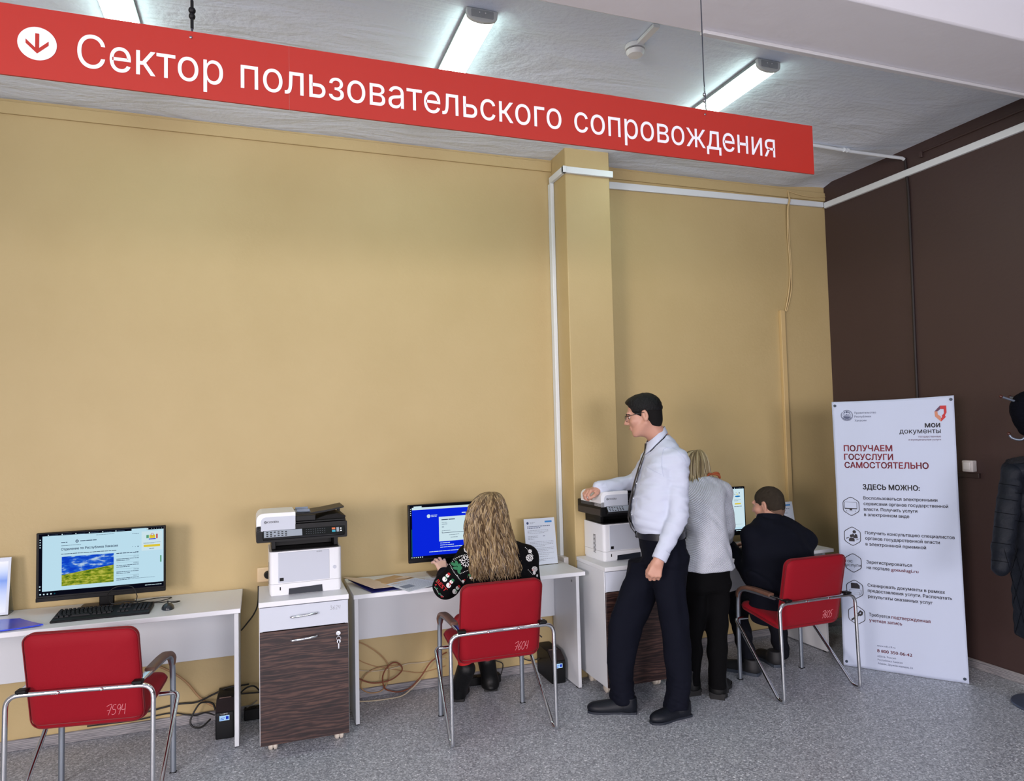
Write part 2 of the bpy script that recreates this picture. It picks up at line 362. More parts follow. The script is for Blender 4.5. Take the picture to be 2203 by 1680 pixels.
# ------------------------------------------------------------------ ceiling lamps
DIFF = emis('lamp_diffuser', (230, 255, 242), LAMP_EMIT); LBODY = mat('lamp_end_plastic', (196, 202, 204), .45); LBACK = mat('lamp_body_metal', (120, 126, 128), .5)
LGREY = mat('lamp_end_grey', (150, 156, 160), .5)
def lamp_sec(w, d, n=12):
    return [(-w, 0)] + [(-w*math.cos(PI*k/n)**1 if abs(math.cos(PI*k/n)) > 1e-9 else 0, -d*(.35+.65*math.sin(PI*k/n)**.7) if 0 < k < n else -d*.35) for k in range(n+1)] + [(w, 0)]
def make_lamp():
    t = thing('ceiling_light', 'bright linear ceiling light in the middle, above the red sign', 'ceiling light', (.935, 2.875, ZC-.004))
    s = lamp_sec(.066, .052)
    MB().prism([(-.07, 0), (-.07, -.016), (.07, -.016), (.07, 0)], lambda u, v, d: (u, d, v), .02, 1.13).build('lamp_body', LBACK, t)
    MB().prism([(u, v-.004) for u, v in s], lambda u, v, d: (u, d, v), .022, 1.128).build('diffuser', DIFF, t, smooth=50)
    for y0, y1 in ((0, .021), (1.129, 1.15)):
        e = MB().prism([(u*1.09, v*1.12) for u, v in s], lambda u, v, d: (u, d, v), y0, y1).build('end_cap', LBODY, t, bevel=.003)
        if y0 == 0:
            MB().prism(rrect(-.052, .052, -.040, -.006, .005), lambda u, v, d: (u, d, v), -.002, .001).lathe([(.001, -.004), (.006, -.004), (.006, -.001)], c=(0, 0, -.03), axis='y', n=12)\
                .lathe([(.001, -.003), (.003, -.003), (.003, -.001)], c=(-.014, 0, -.018), axis='y', n=8, m=1).lathe([(.001, -.003), (.003, -.003), (.003, -.001)], c=(.014, 0, -.018), axis='y', n=8, m=1)\
                .build('sensor_panel', [LGREY, WHITE], e)
    return t
lamp = make_lamp()
dup(lamp, 'bright linear ceiling light at the left, mostly hidden by the red sign', (-.57, 2.86, ZC-.004))
dup(lamp, 'bright linear ceiling light nearest the dark brown wall', (2.48, 2.855, ZC-.004))

# ------------------------------------------------------------------ hanging sign
RED = mat('red_sign_board', (164, 33, 17), .45); SIGNW = mat('white_sign_film', (226, 226, 232), .5); STEEL = mat('steel', (150, 152, 156), .3, 1.0); BLACK = mat('black_plastic', (10, 10, 12), .5, spec=.25)
t = thing('hanging_sign', 'long red sign board with white lettering hanging on wires below the ceiling', 'sign', (0, 2.1, 2.596))
MB().box(-1.0, .082, 0, .006, 0, .19).box(.0825, 2.016, 0, .006, 0, .19).build('sign_board', RED, t)
for wd, xa, xb in (('Сектор', -.458, -.0975), ('пользовательского', -.0505, .9525), ('сопровождения', 1.0, 1.8325)):
    MB().text(wd, (xa, -.001, .0455), cap=.0915, width=xb-xa).build('lettering', SIGNW, t)
a = MB(); a.lathe([(.001, -.0012), (.0445, -.0012), (.0445, -.0002)], c=(-.5495, 0, .0925), axis='y', n=40)
ic = a.build('arrow_disc', SIGNW, t)
a = MB(); a.box(-.0045, .0045, -.0020, -.0013, -.022, .027)
for sgn in (-1, 1): a.add([(0, -.0017, -.027), (sgn*.026, -.0017, -.002), (sgn*.026, -.0017, .0095), (0, -.0017, -.0155)], [(0, 1, 2, 3) if sgn > 0 else (3, 2, 1, 0)])
ar = a.build('arrow', RED, ic); ar.location = (-.5495, 0, .0925)
for x, kind in ((-.178, 0), (1.528, 1)):
    w = MB().tube([(x+.006*(kind), .003, .17), (x, .003, .30), (x, .003, 3.30-2.596)], .0022 if kind else .003, 6)
    wo = w.build('suspension_wire', mat('dark_wire', (70, 74, 84), .4, .6), t, smooth=60)
    c = MB()
    if kind:
        for z in (.225, .248): c.ell((x, .003, z), (.0065, .0065, .008), 12, 8)
        c.box(x-.002, x+.002, .001, .005, .26, .276)
    else: c.ell((x, .003, .235), (.009, .009, .010), 12, 8).ell((x, .003, .252), (.010, .009, .010), 12, 8).box(x-.004, x+.004, -.001, .007, .20, .28)
    c.build('wire_clamp', STEEL if kind else BLACK, wo, smooth=50)
    MB().ell((x-.003, -.0015, .172), (.004, .0015, .004), 10, 6).build('rivet', STEEL, t, smooth=60)
# ------------------------------------------------------------------ furniture
LAM = mat('white_laminate', (224, 226, 231), .38); LAM_SHADED = mat('white_laminate_front_shaded', (196, 202, 214), .42); LAMS = mat('white_laminate_edge', (214, 217, 222), .42)  # front laminate: same white, darkened to stand for dimmer light on the drawers
WAL = wood('walnut_laminate', [(0.30, (26, 16, 17)), (0.42, (41, 26, 26)), (0.54, (58, 39, 36)), (0.70, (82, 58, 51))], 7.0, (0.30, 0.30, 2.6), .42, 14.0)
CHROME = mat('chrome', (222, 224, 228), .13, 1.0); ALU = mat('grey_aluminium', (150, 158, 168), .38, .85)
def desk(label, x0, x1, y0, side_l=True):
    cx = (x0+x1)/2; t = thing('desk', label, 'desk', (cx, 0, 0)); h = (x1-x0)/2
    MB().box(-h, h, y0, YW-.018, .711, .735).build('desktop', LAM, t, bevel=.0025)
    for s in (-1, 1):
        MB().box(min(s*(h-.012), s*(h-.034)), max(s*(h-.012), s*(h-.034)), y0+.07, YW-.02, .006, .7105).build('side_panel', LAMS, t, bevel=.002)
        MB().box(min(s*(h-.012), s*(h-.034)), max(s*(h-.012), s*(h-.034)), y0+.08, y0+.11, 0, .006).build('foot', BLACK, t)
    MB().box(-h+.0345, h-.0345, YW-.050, YW-.032, .365, .7105).build('modesty_panel', LAMS, t, bevel=.002)
    return t
desk('white desk at the left with the bright web page monitor on it', -1.93, -.11, 3.957)
d2 = desk('white desk in the middle with papers and the blue login monitor on it', .472, 1.886, 3.985)
MB().lathe([(.001, 0), (.008, 0), (.008, .004), (.001, .004)], c=(.672-.0015, 4.12, .655), axis='x', n=12).build('cam_lock', STEEL, d2)
desk('white desk at the right end, where the man in the dark jacket sits', 2.42, 3.772, 3.906)

def strokes(txt, w=.032, h=.05, gap=.007, lw=.0013, slant=.15):
    D = {'0': [[(.5, 1), (.1, .7), (.1, .25), (.45, 0), (.85, .3), (.85, .75), (.5, 1)]], '3': [[(.1, .9), (.5, 1), (.8, .8), (.4, .55), (.85, .35), (.6, 0), (.1, .1)]],
         '2': [[(.1, .8), (.45, 1), (.8, .75), (.1, 0), (.9, .05)]], '4': [[(.2, 1), (.1, .45), (.8, .5)], [(.75, 1), (.7, 0)]],
         '5': [[(.85, 1), (.3, .95), (.25, .55), (.75, .5), (.8, .2), (.4, 0), (.1, .1)]], '6': [[(.7, 1), (.2, .5), (.15, .15), (.5, 0), (.8, .25), (.5, .5), (.2, .3)]],
         '7': [[(.0, .85), (.3, .95), (.95, 1), (.4, 0)], [(.15, .45), (.8, .52)]], '9': [[(.8, .75), (.5, .5), (.15, .7), (.45, 1), (.8, .8), (.75, .4), (.55, 0)]]}
    out = []; x = 0
    for ch in txt:
        for st in D[ch]:
            p = [Vector((x+u*w+slant*v*h*.5, v*h, 0)) for u, v in st]; p = bez([(*q,) for q in p], 4) if len(p) > 2 else p
            out.append([(q.x, q.y) for q in p])
        x += w*.9+gap
    return out, x
def handwriting(mb, txt, fn, lw=.0013, **k):
    st, wid = strokes(txt, lw=lw, **k)
    for p in st: mb.tube([fn(u-wid/2, v) for u, v in p], lw, 5)
    return mb
def cabinet(label, x, y, rz=0, number=False):
    t = thing('cabinet', label, 'cabinet', (x, y, 0), rz, 'white and walnut cabinets under the printers')
    W_ = .443; B = .072
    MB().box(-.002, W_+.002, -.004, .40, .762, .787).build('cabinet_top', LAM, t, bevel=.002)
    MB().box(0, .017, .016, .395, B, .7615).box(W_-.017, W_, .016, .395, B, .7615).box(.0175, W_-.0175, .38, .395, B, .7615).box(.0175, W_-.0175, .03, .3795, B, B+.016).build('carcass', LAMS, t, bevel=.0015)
    dr = MB().box(.003, W_-.003, 0, .0155, .640, .758).build('drawer', LAM_SHADED, t, bevel=.0015)
    do = MB().box(.003, W_-.003, 0, .0155, B+.002, .635).build('door', WAL, t, bevel=.0015)
    def handle(z, par):
        p = bez([(.152, -.001, z-.004), (.160, -.016, z-.004), (.218, -.025, z+.001), (.275, -.016, z+.003), (.286, -.001, z+.004)], 6)
        MB().tube(p, [.0052]*4+[.006]*(len(p)-8)+[.0052]*4, 8).build('handle', CHROME, par, smooth=60)
    handle(.706, dr); handle(.588, do)
    MB().lathe([(.001, -.014), (.0115, -.014), (.013, -.001), (.001, -.001)], c=(.388, 0, .594), axis='y', n=18).build('lock', CHROME, do, smooth=40)
    k = MB(); k.box(.3865, .3895, -.034, -.012, .588, .600).tube([(.388+.0105*math.cos(a*PI/6), -.03, .572+.0105*math.sin(a*PI/6)) for a in range(12)], .0014, 6, close=True)
    k.box(.3845, .3905, -.032, -.030, .520, .562).lathe([(.001, -.001), (.010, -.001), (.010, .001), (.001, .001)], c=(.388, -.031, .557), axis='y', n=14)
    k.build('key', CHROME, do)
    for px in (.065, .40):
        for py in (.13, .34): MB().lathe([(.001, -.024), (.022, -.024), (.031, -.017), (.031, -.004), (.024, -.002), (.024, .002), (.031, .004), (.031, .017), (.022, .024), (.001, .024)], c=(px, py, .031), axis='x', n=20).box(px-.010, px+.010, py-.012, py+.012, .055, B-.0005).build('castor', mat('cream_plastic', (206, 198, 186), .5), t, smooth=40)
    if number: handwriting(MB(), '3624', lambda u, v: (.376+u, -.0006, .715+v), w=.0125, h=.020, gap=.003, lw=.0007).build('pencil_number', mat('pencil_grey', (140, 142, 152), .7), dr)
    return t
cabinet('white cabinet with walnut door under the left printer, key in its lock', -.019, 3.808, 0, True)
cabinet('white cabinet with walnut door under the right printer, behind the standing man', 1.932, 3.808)

# ---- red visitor chairs
REDF = mat('red_upholstery', (138, 0, 22), .7, spec=.25, sheen=.05, bump=(420, .12)); REDP = mat('red_piping', (108, 3, 16), .6)
ARMW = mat('brown_armrest_wood', (104, 74, 60), .4, vary=(30, .25)); INK = mat('pale_ink', (214, 140, 148), .6)
def cushion(w, h, r, th, O, xd, yd, nd, puff=.010):
    O, xd, yd, nd = Vector(O), Vector(xd), Vector(yd), Vector(nd); mb = MB(); rings = []
    for ins, d in ((.05, -puff*.9), (.022, -puff*.35), (.006, 0.004), (0, .013), (0, th-.013), (.006, th-.004), (.022, th+puff*.35), (.05, th+puff*.9)):
        rings.append([O+xd*u+yd*v+nd*d for u, v in rrect(-w/2+ins, w/2-ins, ins, h-ins, max(r-ins*.6, .008), 6)])
    return mb.loft(rings), [O+xd*u+yd*v+nd*.008 for u, v in rrect(-w/2-.001, w/2+.001, -.001, h+.001, r, 6)]
BD = Vector((0, -.095, .43)).normalized(); BN = Vector((0, .43, .095)).normalized()    # up the backrest, and out of its front
BO = Vector((0, -.125, .392))
def make_chair(label, number, loc, rz):
    t = thing('visitor_chair', label, 'chair', (*loc, 0), rz, 'red visitor chairs')
    b, pipe = cushion(.452, .437, .045, .042, BO, (1, 0, 0), BD, BN)
    bo = b.build('backrest', REDF, t, smooth=40)
    MB().tube(pipe, .0035, 6, close=True).build('piping', REDP, bo, smooth=60)
    sd = Vector((0, .375, .058)).normalized(); sn = Vector((0, -.058, .375)).normalized()
    s, pipe = cushion(.455, .375, .05, .045, Vector((0, -.128, .388)), (1, 0, 0), sd, sn, .008)
    so = s.build('seat', REDF, t, smooth=40)
    MB().tube([p+sn*.016 for p in pipe], .003, 6, close=True).build('piping', REDP, so, smooth=60)
    handwriting(MB(), number, lambda u, v: BO+Vector((.118+u, 0, 0))+BD*(.045+v)-BN*.0094, w=.021, h=.048, gap=.001, lw=.0010, slant=.3).build('inventory_number', INK, bo)
    bar = [(-.2885, -.205, .571), (.2885, -.205, .571)]
    for sx in (-1, 1):
        path = fillet([(0, -.2, .571), (sx*.2885, -.205, .571), (sx*.2885, -.215, .011), (sx*.2865, -.165, .011), (sx*.275, .205, .375), (sx*.262, .212, .386), (sx*.19, .205, .386)], {1: .055, 2: .024, 3: .024, 4: .03, 5: .012}, 6)
        MB().tube(path, .0105, 12).build('frame_rod', CHROME, t, smooth=60)
        f = MB().tube(fillet([(sx*.249, .222, 0), (sx*.249, .222, .40), (sx*.247, .210, .580), (sx*.238, .05, .582), (sx*.230, -.10, .578)], {1: .12, 2: .10, 3: .1}, 8), .0105, 12, flat=1.32, up=(1, 0, 0)).build('front_leg', ALU, t, smooth=60)
        MB().box(sx*.249-.015, sx*.249+.015, .211, .233, 0, .004).build('glide', BLACK, f)
        a = [(sx*.2475, .216, .520), (sx*.2465, .202, .562), (sx*.244, .155, .592), (sx*.240, .07, .600), (sx*.236, -.02, .597), (sx*.233, -.075, .593)]
        P = bez(a, 5); rg = []
        for i, p in enumerate(P):
            tn = (P[min(i+1, len(P)-1)]-P[max(i-1, 0)]).normalized(); sd_ = Vector((1, 0, 0)); up = sd_.cross(tn) ; up = up if up.z > 0 or i < 6 else -up
            up = Vector((0, -tn.z, tn.y)); k = .6+.4*min(1, i/4)
            rg.append([p+sd_*u*k+up*v for u, v in rrect(-.021, .021, -.011, .011, .008, 3)])
        MB().loft(rg).build('armrest', ARMW, t, smooth=50)
        st = MB(); p0 = Vector((sx*.233, -.07, .590)); p1 = Vector((sx*.226, -.20, .584)); d = (p1-p0).normalized(); n = Vector((0, -d.z, d.y)); n = n if n.z > 0 else -n
        st.loft([[q+Vector((1, 0, 0))*u+n*v for u, v in rrect(-.016, .016, -.005, .005, .004, 3)] for q in (p0, p1)])
        so2 = st.build('arm_bracket', CHROME, t, smooth=40)
        MB().box(sx*.226-.021, sx*.226+.021, -.222, -.182, .580, .594).build('bracket_cap', BLACK, so2, bevel=.004)
        MB().lathe([(.001, -.222), (.0055, -.220), (.007, -.214), (.001, -.214)], c=(sx*.085, 0, .571), axis='y', n=12).build('bolt', CHROME, t, smooth=40)
    return t
make_chair('empty red chair with 7594 written on its back at the left desk', '7594', (-.700, 3.690), math.radians(-9.5))
make_chair('red chair with 7604 on its back, in which the long-haired woman sits', '7604', (1.203, 3.777), math.radians(-.8))
make_chair('red chair with 7605 on its back, in which the man in the dark jacket sits', '7605', (3.118, 3.580), math.radians(1.0))

# ------------------------------------------------------------------ printers
PW = mat('printer_white', (226, 229, 234), .35); PG = mat('printer_front_grey', (188, 194, 206), .4); PB = mat('printer_black', (9, 9, 11), .42, spec=.25); PBM = mat('printer_black_matt', (14, 13, 13), .6, spec=.2)
PBR = mat('printer_dark_brown', (52, 45, 41), .5); KEYG = mat('panel_grey', (150, 158, 170), .4); INKB = mat('black_ink', (20, 20, 26), .6)
def printer(label, loc, rz):
    t = thing('printer', label, 'printer', (*loc, .7872), rz, 'laser printers on the cabinets'); t.scale = (.96,)*3
    # white body: x 0..385, front at y=0
    prof = rrect(0, .385, 0, .275, .022, 5)
    b = MB(); b.loft([[(u, v, z) for u, v in prof] for z in (0.008, .062)]).loft([[(u+.004 if u < .19 else u-.004, max(v, .006), z) for u, v in prof] for z in (0, .01)])
    b.build('paper_cassette', PW, t, smooth=40)
    u = MB(); u.loft([[(x, y, .0635) for x, y in prof], [(x, y, .238 if y < .03 else .243) for x, y in prof]], cap=True)
    uo = u.build('body', PW, t, smooth=40)
    MB().box(.045, .318, -.0022, .006, .068, .232).build('front_cover', PG, t, bevel=.0015)
    MB().box(.052, .073, -.0035, -.001, .078, .096).build('badge', PB, uo)
    MB().lathe([(.001, -.003), (.010, -.003), (.0105, .004), (.001, .004)], c=(.347, 0, .13), axis='y', n=20).build('power_button', PG, uo, smooth=40)
    MB().text('ECOSYS', (.25, -.0026, .221), cap=.006).build('model_lettering', INKB, uo)
    c = MB().prism([(.098, -.002), (.1, .030), (.278, .036), (.280, -.002)], lambda a, v, d: (a, d, v+.004), -.0015, .006).build('cassette_grip', mat('dark_blue_plastic', (24, 30, 42), .4), t)
    MB().box(.052, .058, -.0015, .004, .028, .046).build('paper_gauge', PB, c)
    v = MB()
    for i in range(14): v.box(-.0012, .002, .105, .135, .045+i*.0088, .0485+i*.0088)
    v.build('side_vent', PB, uo)
    # dark delivery tray and neck
    n = MB(); n.box(.012, .036, .055, .262, .244, .325).box(.349, .373, .055, .262, .244, .325).box(.0365, .3485, .15, .262, .246, .325).box(.012, .373, .022, .262, .2385, .2455)
    n.build('output_tray', PB, t, bevel=.003)
    MB().text('DUPLEX', (.125, .0535, .302), cap=.007).build('slot_lettering', mat('pale_grey_ink', (150, 150, 150), .5), MB().box(.04, .345, .054, .06, .298, .324).build('tray_front', PB, t))
    # scanner
    s = MB(); s.prism(rrect(-.067, .406, 0, .088, .006, 3), lambda a, v2, d: (a, d, v2+.308), -.098, .215); so = s.build('scanner', PB, t, smooth=40)
    MB().box(-.0685, -.066, -.085, .21, .312, .352).build('scanner_side', PBR, so)
    p = MB(); A = Vector((-.035, -.105, .366)); q = [(-.035, -.100, .372), (.392, -.100, .372), (.392, -.128, .334), (-.035, -.128, .334)]
    p.loft([[Vector(a) for a in q], [Vector(a)+Vector((0, .03, -.016)) for a in q]]); po = p.build('control_panel', PB, t, bevel=.003)
    nv = Vector((0, -.805, .593)).normalized(); ud = Vector((0, .593, .805)).normalized()
    def onp(u, w, e=.0008): return Vector((u, -.128, .334))+ud*w+nv*e
    def pq(mb, u0, u1, w0, w1, m, e=.001): mb.quad(onp(u0, w0, e), onp(u1, w0, e), onp(u1, w1, e), onp(u0, w1, e), m)
    k = MB(); pq(k, -.030, .165, .004, .043, 0, .0006)
    for i in range(6):
        for j in range(3):
            if (i, j) != (2, 1): pq(k, -.018+i*.019, -.008+i*.019, .009+j*.011, .015+j*.011, 1)
    for i in range(9):
        for j in range(3): pq(k, .185+i*.012, .190+i*.012, .010+j*.012, .013+j*.012, 2)
    pq(k, .322, .340, .026, .037, 3); pq(k, .322, .340, .010, .022, 4); pq(k, .346, .360, .010, .037, 0); pq(k, .366, .374, .012, .020, 5); pq(k, .366, .374, .026, .034, 5)
    k.build('panel_buttons', [KEYG, INKB, mat('button_marks', (92, 96, 104), .5), mat('orange_button', (214, 116, 72), .5), mat('teal_button', (62, 164, 190), .5), WHITE], po)
    MB().box(.02, .40, -.085, .21, .397, .408).build('scanner_lid', PB, so, bevel=.003)
    # document feeder: white housing with a rounded left shoulder, black feed tray on the right
    f = MB().prism(rrect(-.067, .132, .366, .462, (.004, .035, .003, .003), 6), lambda a, v2, d: (a, d, v2), -.098, .170).build('document_feeder', PW, t, smooth=40)
    g = MB().prism(rrect(-.045, .1305, .368, .442, (.003, .026, .003, .003), 6), lambda a, v2, d: (a, d, v2), -.1005, -.097).build('feeder_front', PG, f, smooth=40)
    MB().text('KYOCERA', (-.015, -.1012, .4105), cap=.0105, width=.062, bold=.012).build('logo_lettering', INKB, g)
    lg = MB()
    lg.tube([(-.0225+.0055*math.cos(a*PI/8), -.1010, .4155+.0062*math.sin(a*PI/8)) for a in range(16)], .0009, 5, close=True).tube([(-.026, -.1010, .4155), (-.018, -.1010, .420)], .0009, 5).tube([(-.026, -.1010, .4155), (-.018, -.1010, .411)], .0009, 5)
    lg.build('logo_mark', INKB, g)
    MB().box(.1325, .24, -.09, .19, .408, .440).build('feeder_base', PB, t, bevel=.004)
    tr = MB(); tr.prism([(.1335, .438), (.20, .434), (.30, .445), (.396, .462), (.398, .470), (.30, .455), (.20, .444), (.1335, .449)], lambda a, v2, d: (a, d, v2), -.035, .168)
    to = tr.build('feed_tray', PB, t, smooth=30)
    gd = MB(); gd.box(.145, .215, .00, .006, .4485, .463).box(.145, .215, .125, .131, .4485, .463).box(.1345, .22, .006, .125, .4455, .4495)
    gd.build('paper_guide', mat('guide_grey', (120, 132, 150), .4), to, bevel=.002)
    ot = MB(); ot.prism([(.24, .409), (.40, .409), (.402, .420), (.36, .436), (.30, .430), (.24, .412)], lambda a, v2, d: (a, d, v2), -.07, .16)
    ot.build('eject_tray', PBM, t, smooth=30)
    MB().box(.385, .40, .17, .215, .41, .435).build('hinge', PB, so, bevel=.003)
    return t
printer('black and white multifunction printer on the left cabinet, beside the wall socket', (.034, 3.925), math.radians(1.0))
printer('black and white multifunction printer on the right cabinet, under the standing man\'s hand', (2.006, 3.960), math.radians(3.0))

# ------------------------------------------------------------------ monitors, keyboards, mouse
SCRD = emis('screen_dark', (16, 18, 34), .6); SCRW = emis('screen_white', (196, 232, 248), 1.0); SCRT = emis('screen_text', (70, 92, 120), .8); SCRB = emis('screen_blue', (10, 40, 230), 1.0)
SCRDT = emis('screen_dark_text', (34, 52, 92), .8); SCRY = emis('screen_yellow', (240, 214, 60), .9); SCRP = emis('screen_pale', (214, 238, 246), 1.0); SCRL = emis('screen_lightblue', (40, 130, 200), .9)
SCRR = emis('screen_red', (200, 60, 50), .9); SCRG = emis('screen_green', (96, 170, 130), .9); SCRC = emis('screen_teal', (24, 92, 110), .7)
SPAL = [SCRD, SCRW, SCRT, SCRDT, SCRB, SCRY, SCRP, SCRL, SCRR, SCRG, SCRC]
MBLK = mat('monitor_black', (7, 7, 9), .35, spec=.25); MST = mat('monitor_stand_bronze', (112, 98, 88), .4, .3)
def landscape():
    m = bpy.data.materials.new('web_photo'); m.use_nodes = True; nt = m.node_tree; nt.nodes.clear()
    tc = nt.nodes.new('ShaderNodeTexCoord'); e = nt.nodes.new('ShaderNodeEmission'); o = nt.nodes.new('ShaderNodeOutputMaterial')
    v = mapping(nt, tc.outputs['Generated'], (2.2, 1, 5)); n = tex(nt, 'Noise', v, Scale=1.6, Detail=6.0, Roughness=.6)
    sky = ramp(nt, n.outputs['Fac'], [(.42, (16, 70, 214)), (.52, (40, 110, 230)), (.6, (190, 220, 245)), (.72, (236, 244, 250))])
    g = tex(nt, 'Noise', mapping(nt, tc.outputs['Generated'], (3, 1, 6)), Scale=2.4, Detail=5.0, Roughness=.65)
    gr = ramp(nt, g.outputs['Fac'], [(.36, (52, 104, 22)), (.5, (150, 166, 40)), (.62, (208, 206, 90))])
    sp = nt.nodes.new('ShaderNodeSeparateXYZ'); nt.links.new(tc.outputs['Generated'], sp.inputs[0])
    h = nt.nodes.new('ShaderNodeMath'); h.operation = 'MULTIPLY_ADD'; h.inputs[1].default_value = -.22; nt.links.new(sp.outputs[0], h.inputs[0]); nt.links.new(sp.outputs[2], h.inputs[2])
    gt = nt.nodes.new('ShaderNodeMath'); gt.operation = 'GREATER_THAN'; gt.inputs[1].default_value = .38; nt.links.new(h.outputs[0], gt.inputs[0])
    mx = nt.nodes.new('ShaderNodeMix'); mx.data_type = 'RGBA'; nt.links.new(gt.outputs[0], mx.inputs[0]); nt.links.new(gr, mx.inputs[6]); nt.links.new(sky, mx.inputs[7])
    nt.links.new(mx.outputs[2], e.inputs[0]); nt.links.new(e.outputs[0], o.inputs[0]); e.inputs[1].default_value = .9; return m
class Screen:                       # a lit page, drawn in metres from the lower left of the screen
    def __init__(s, x0, z0, y): s.mb = MB(); s.x0, s.z0, s.y, s.d = x0, z0, y, 0
    def r(s, x0, x1, z0, z1, m, lift=1):
        y = s.y-.0002*lift; s.mb.quad((s.x0+x0, y, s.z0+z0), (s.x0+x1, y, s.z0+z0), (s.x0+x1, y, s.z0+z1), (s.x0+x0, y, s.z0+z1), m); return s
    def lines(s, x0, x1, z, n, step, m, th=.003, seed=0, lift=2, last=.6):
        rnd = random.Random(seed)
        for i in range(n):
            x = x0; e = x1 if i < n-1 or n == 1 else x0+(x1-x0)*last
            while x < e:
                w = rnd.uniform(.008, .026)*(th/.003); s.r(x, min(x+w, e), z-i*step, z-i*step+th, m, lift); x += w+th*.6
        return s
    def dot(s, x, z, r, m, lift=3):
        s.mb.add([(s.x0+x+r*math.cos(a*PI/6), s.y-.0002*lift, s.z0+z+r*math.sin(a*PI/6)) for a in range(12)], [tuple(range(12))], m); return s
    def text(s, t, x, z, cap, width, m, lift=2, bold=0): s.mb.text(t, (s.x0+x, s.y-.0002*lift, s.z0+z), cap=cap, width=width, m=m, bold=bold); return s
def monitor(label, x0, x1, z0, z1, y, sx, chin=.022):
    cx = (x0+x1)/2; t = thing('computer_monitor', label, 'monitor', (cx, y, .7352)); h = (x1-x0)/2; z0 -= .7352; z1 -= .7352
    MB().box(-h, h, 0, .022, z0, z1).box(-h+.06, h-.06, .022, .048, z0+.05, z1-.05).build('display_housing', MBLK, t, bevel=.004)
    MB().box(-h, h, -.004, .004, z0, z0+chin-.002).build('chin', MBLK, t, bevel=.002)
    sx -= cx
    nk = MB().box(sx-.035, sx+.035, .05, .075, .008, z0+.12).build('neck', MBLK, t, bevel=.004)
    MB().prism(rrect(sx-.125, sx+.125, -.035, .135, .01, 3), lambda a, b, d: (a, b, d), 0, .008).build('stand_base', MST, t, bevel=.002)
    return t, -h, h, z0+chin, z1
t, l, r, b, tp = monitor('wide monitor on the left desk showing a pale web page with a landscape photo', -1.102, -.498, .800, 1.153, 4.268, -.79)
S = Screen(l+.012, b+.006, -.0006); w = r-l-.022; hh = tp-b-.012
S.r(0, w, 0, hh, 0, 0).r(.016, w, .024, hh-.012, 1).r(w-.155, w-.082, hh-.0122, hh-.002, 1)
for i in range(6): S.r(.04+i*.062, .045+i*.062, hh-.010, hh-.005, 6, 2).lines(.049+i*.062, .085+i*.062, hh-.009, 1, .01, 2, .0025, i)
for i in range(4): S.dot(.006, hh-.03-i*.013, .003, 6)
for i in range(2): S.dot(.006, .05-i*.016, .0035, 6)
for i in range(5): S.dot(.008+i*.016, .010, .0038, 10 if i == 4 else 6)
S.lines(w-.09, w-.01, .010, 1, .01, 6, .003, 3).dot(w-.078, hh-.007, .004, 6)
for i in range(5): S.dot(w-.058+i*.012, hh-.007, .0014, 6)
S.text('Отделение по Республике Хакасия', .100, .2285, .0125, .262, 3, 2, .02)
S.dot(.172, .272, .0075, 3).dot(.172, .272, .004, 1, 4).lines(.186, .262, .270, 1, .01, 2, .004, 5).lines(.10, .128, .268, 1, .01, 2, .0035, 9).lines(.1, .19, .252, 1, .01, 2, .002, 2)
S.lines(.1, .355, .208, 1, .01, 3, .003, 8).lines(.355, .46, .190, 1, .01, 3, .0035, 4).lines(.445, .46, .193, 1, .01, 2, .002, 1)
for i in range(4): S.r(.355, .462, .176-i*.034, .1765-i*.034, 2, 2).lines(.355, .462, .160-i*.034, 2, .008, 3, .0026, 20+i).lines(.436, .462, .170-i*.034, 1, .01, 2, .0018, i)
S.lines(.41, .54, .052, 1, .01, 2, .0014, 33).lines(.43, .462, .290, 1, .01, 2, .002, 31).lines(.26, .345, .297, 1, .01, 2, .0016, 35)
for i in range(3): S.dot(.432+i*.013, .222, .0028 if i == 2 else .0016, 3)
S.r(w-.107, w-.006, .196, .299, 6, 2).r(w-.097, w-.017, .215, .227, 5, 3).lines(w-.07, w-.045, .2045, 1, .01, 2, .0026, 7, 3).lines(w-.098, w-.014, .237, 2, .004, 2, .0012, 12, 3)
S.r(w-.072, w-.038, .254, .259, 4, 3).r(w-.069, w-.041, .260, .279, 5, 4).dot(w-.055, .281, .0072, 8, 5).dot(w-.055, .281, .005, 6, 6).r(w-.036, w-.029, .258, .282, 8, 4).r(w-.084, w-.072, .262, .279, 9, 4)
S.r(w-.017, w-.010, .130, .165, 9, 2)
S.mb.build('screen', SPAL, t)
ph = MB().box(0, .2395, -.0011, -.0009, 0, .151).build('web_photo', landscape(), t); ph.location = (l+.012+.103, 0, b+.006+.0445)
t, l, r, b, tp = monitor('monitor on the middle desk showing a blue login page, in front of the long-haired woman', .838, 1.362, .826, 1.179, 4.268, 1.098)
S = Screen(l+.01, b+.005, -.0006); w = r-l-.02; hh = tp-b-.009
S.r(0, w, 0, hh, 0, 0).r(.014, w, .012, hh-.014, 4).r(.014, w, hh-.028, hh-.014, 6, 2).r(.025, .075, hh-.014, hh-.006, 6, 2).r(.008, .014, .012, hh*.55, 10, 1)
for i in range(6): S.dot(.010+i*.013, .006, .0034, 6)
for i in range(4): S.dot(.006, hh-.022-i*.012, .0026, 6)
S.dot(.118, .252, .0115, 6).lines(.134, .172, .254, 2, .008, 6, .004, 3, 3, .9).lines(.33, .40, .258, 1, .01, 6, .006, 8)
S.r(.182, .375, .092, .243, 6, 2).lines(.198, .285, .222, 1, .01, 3, .005, 2, 3).lines(.2, .235, .206, 1, .01, 2, .002, 6, 3).lines(.2, .235, .195, 1, .01, 2, .003, 5, 3).lines(.2, .215, .178, 1, .01, 2, .003, 7, 3)
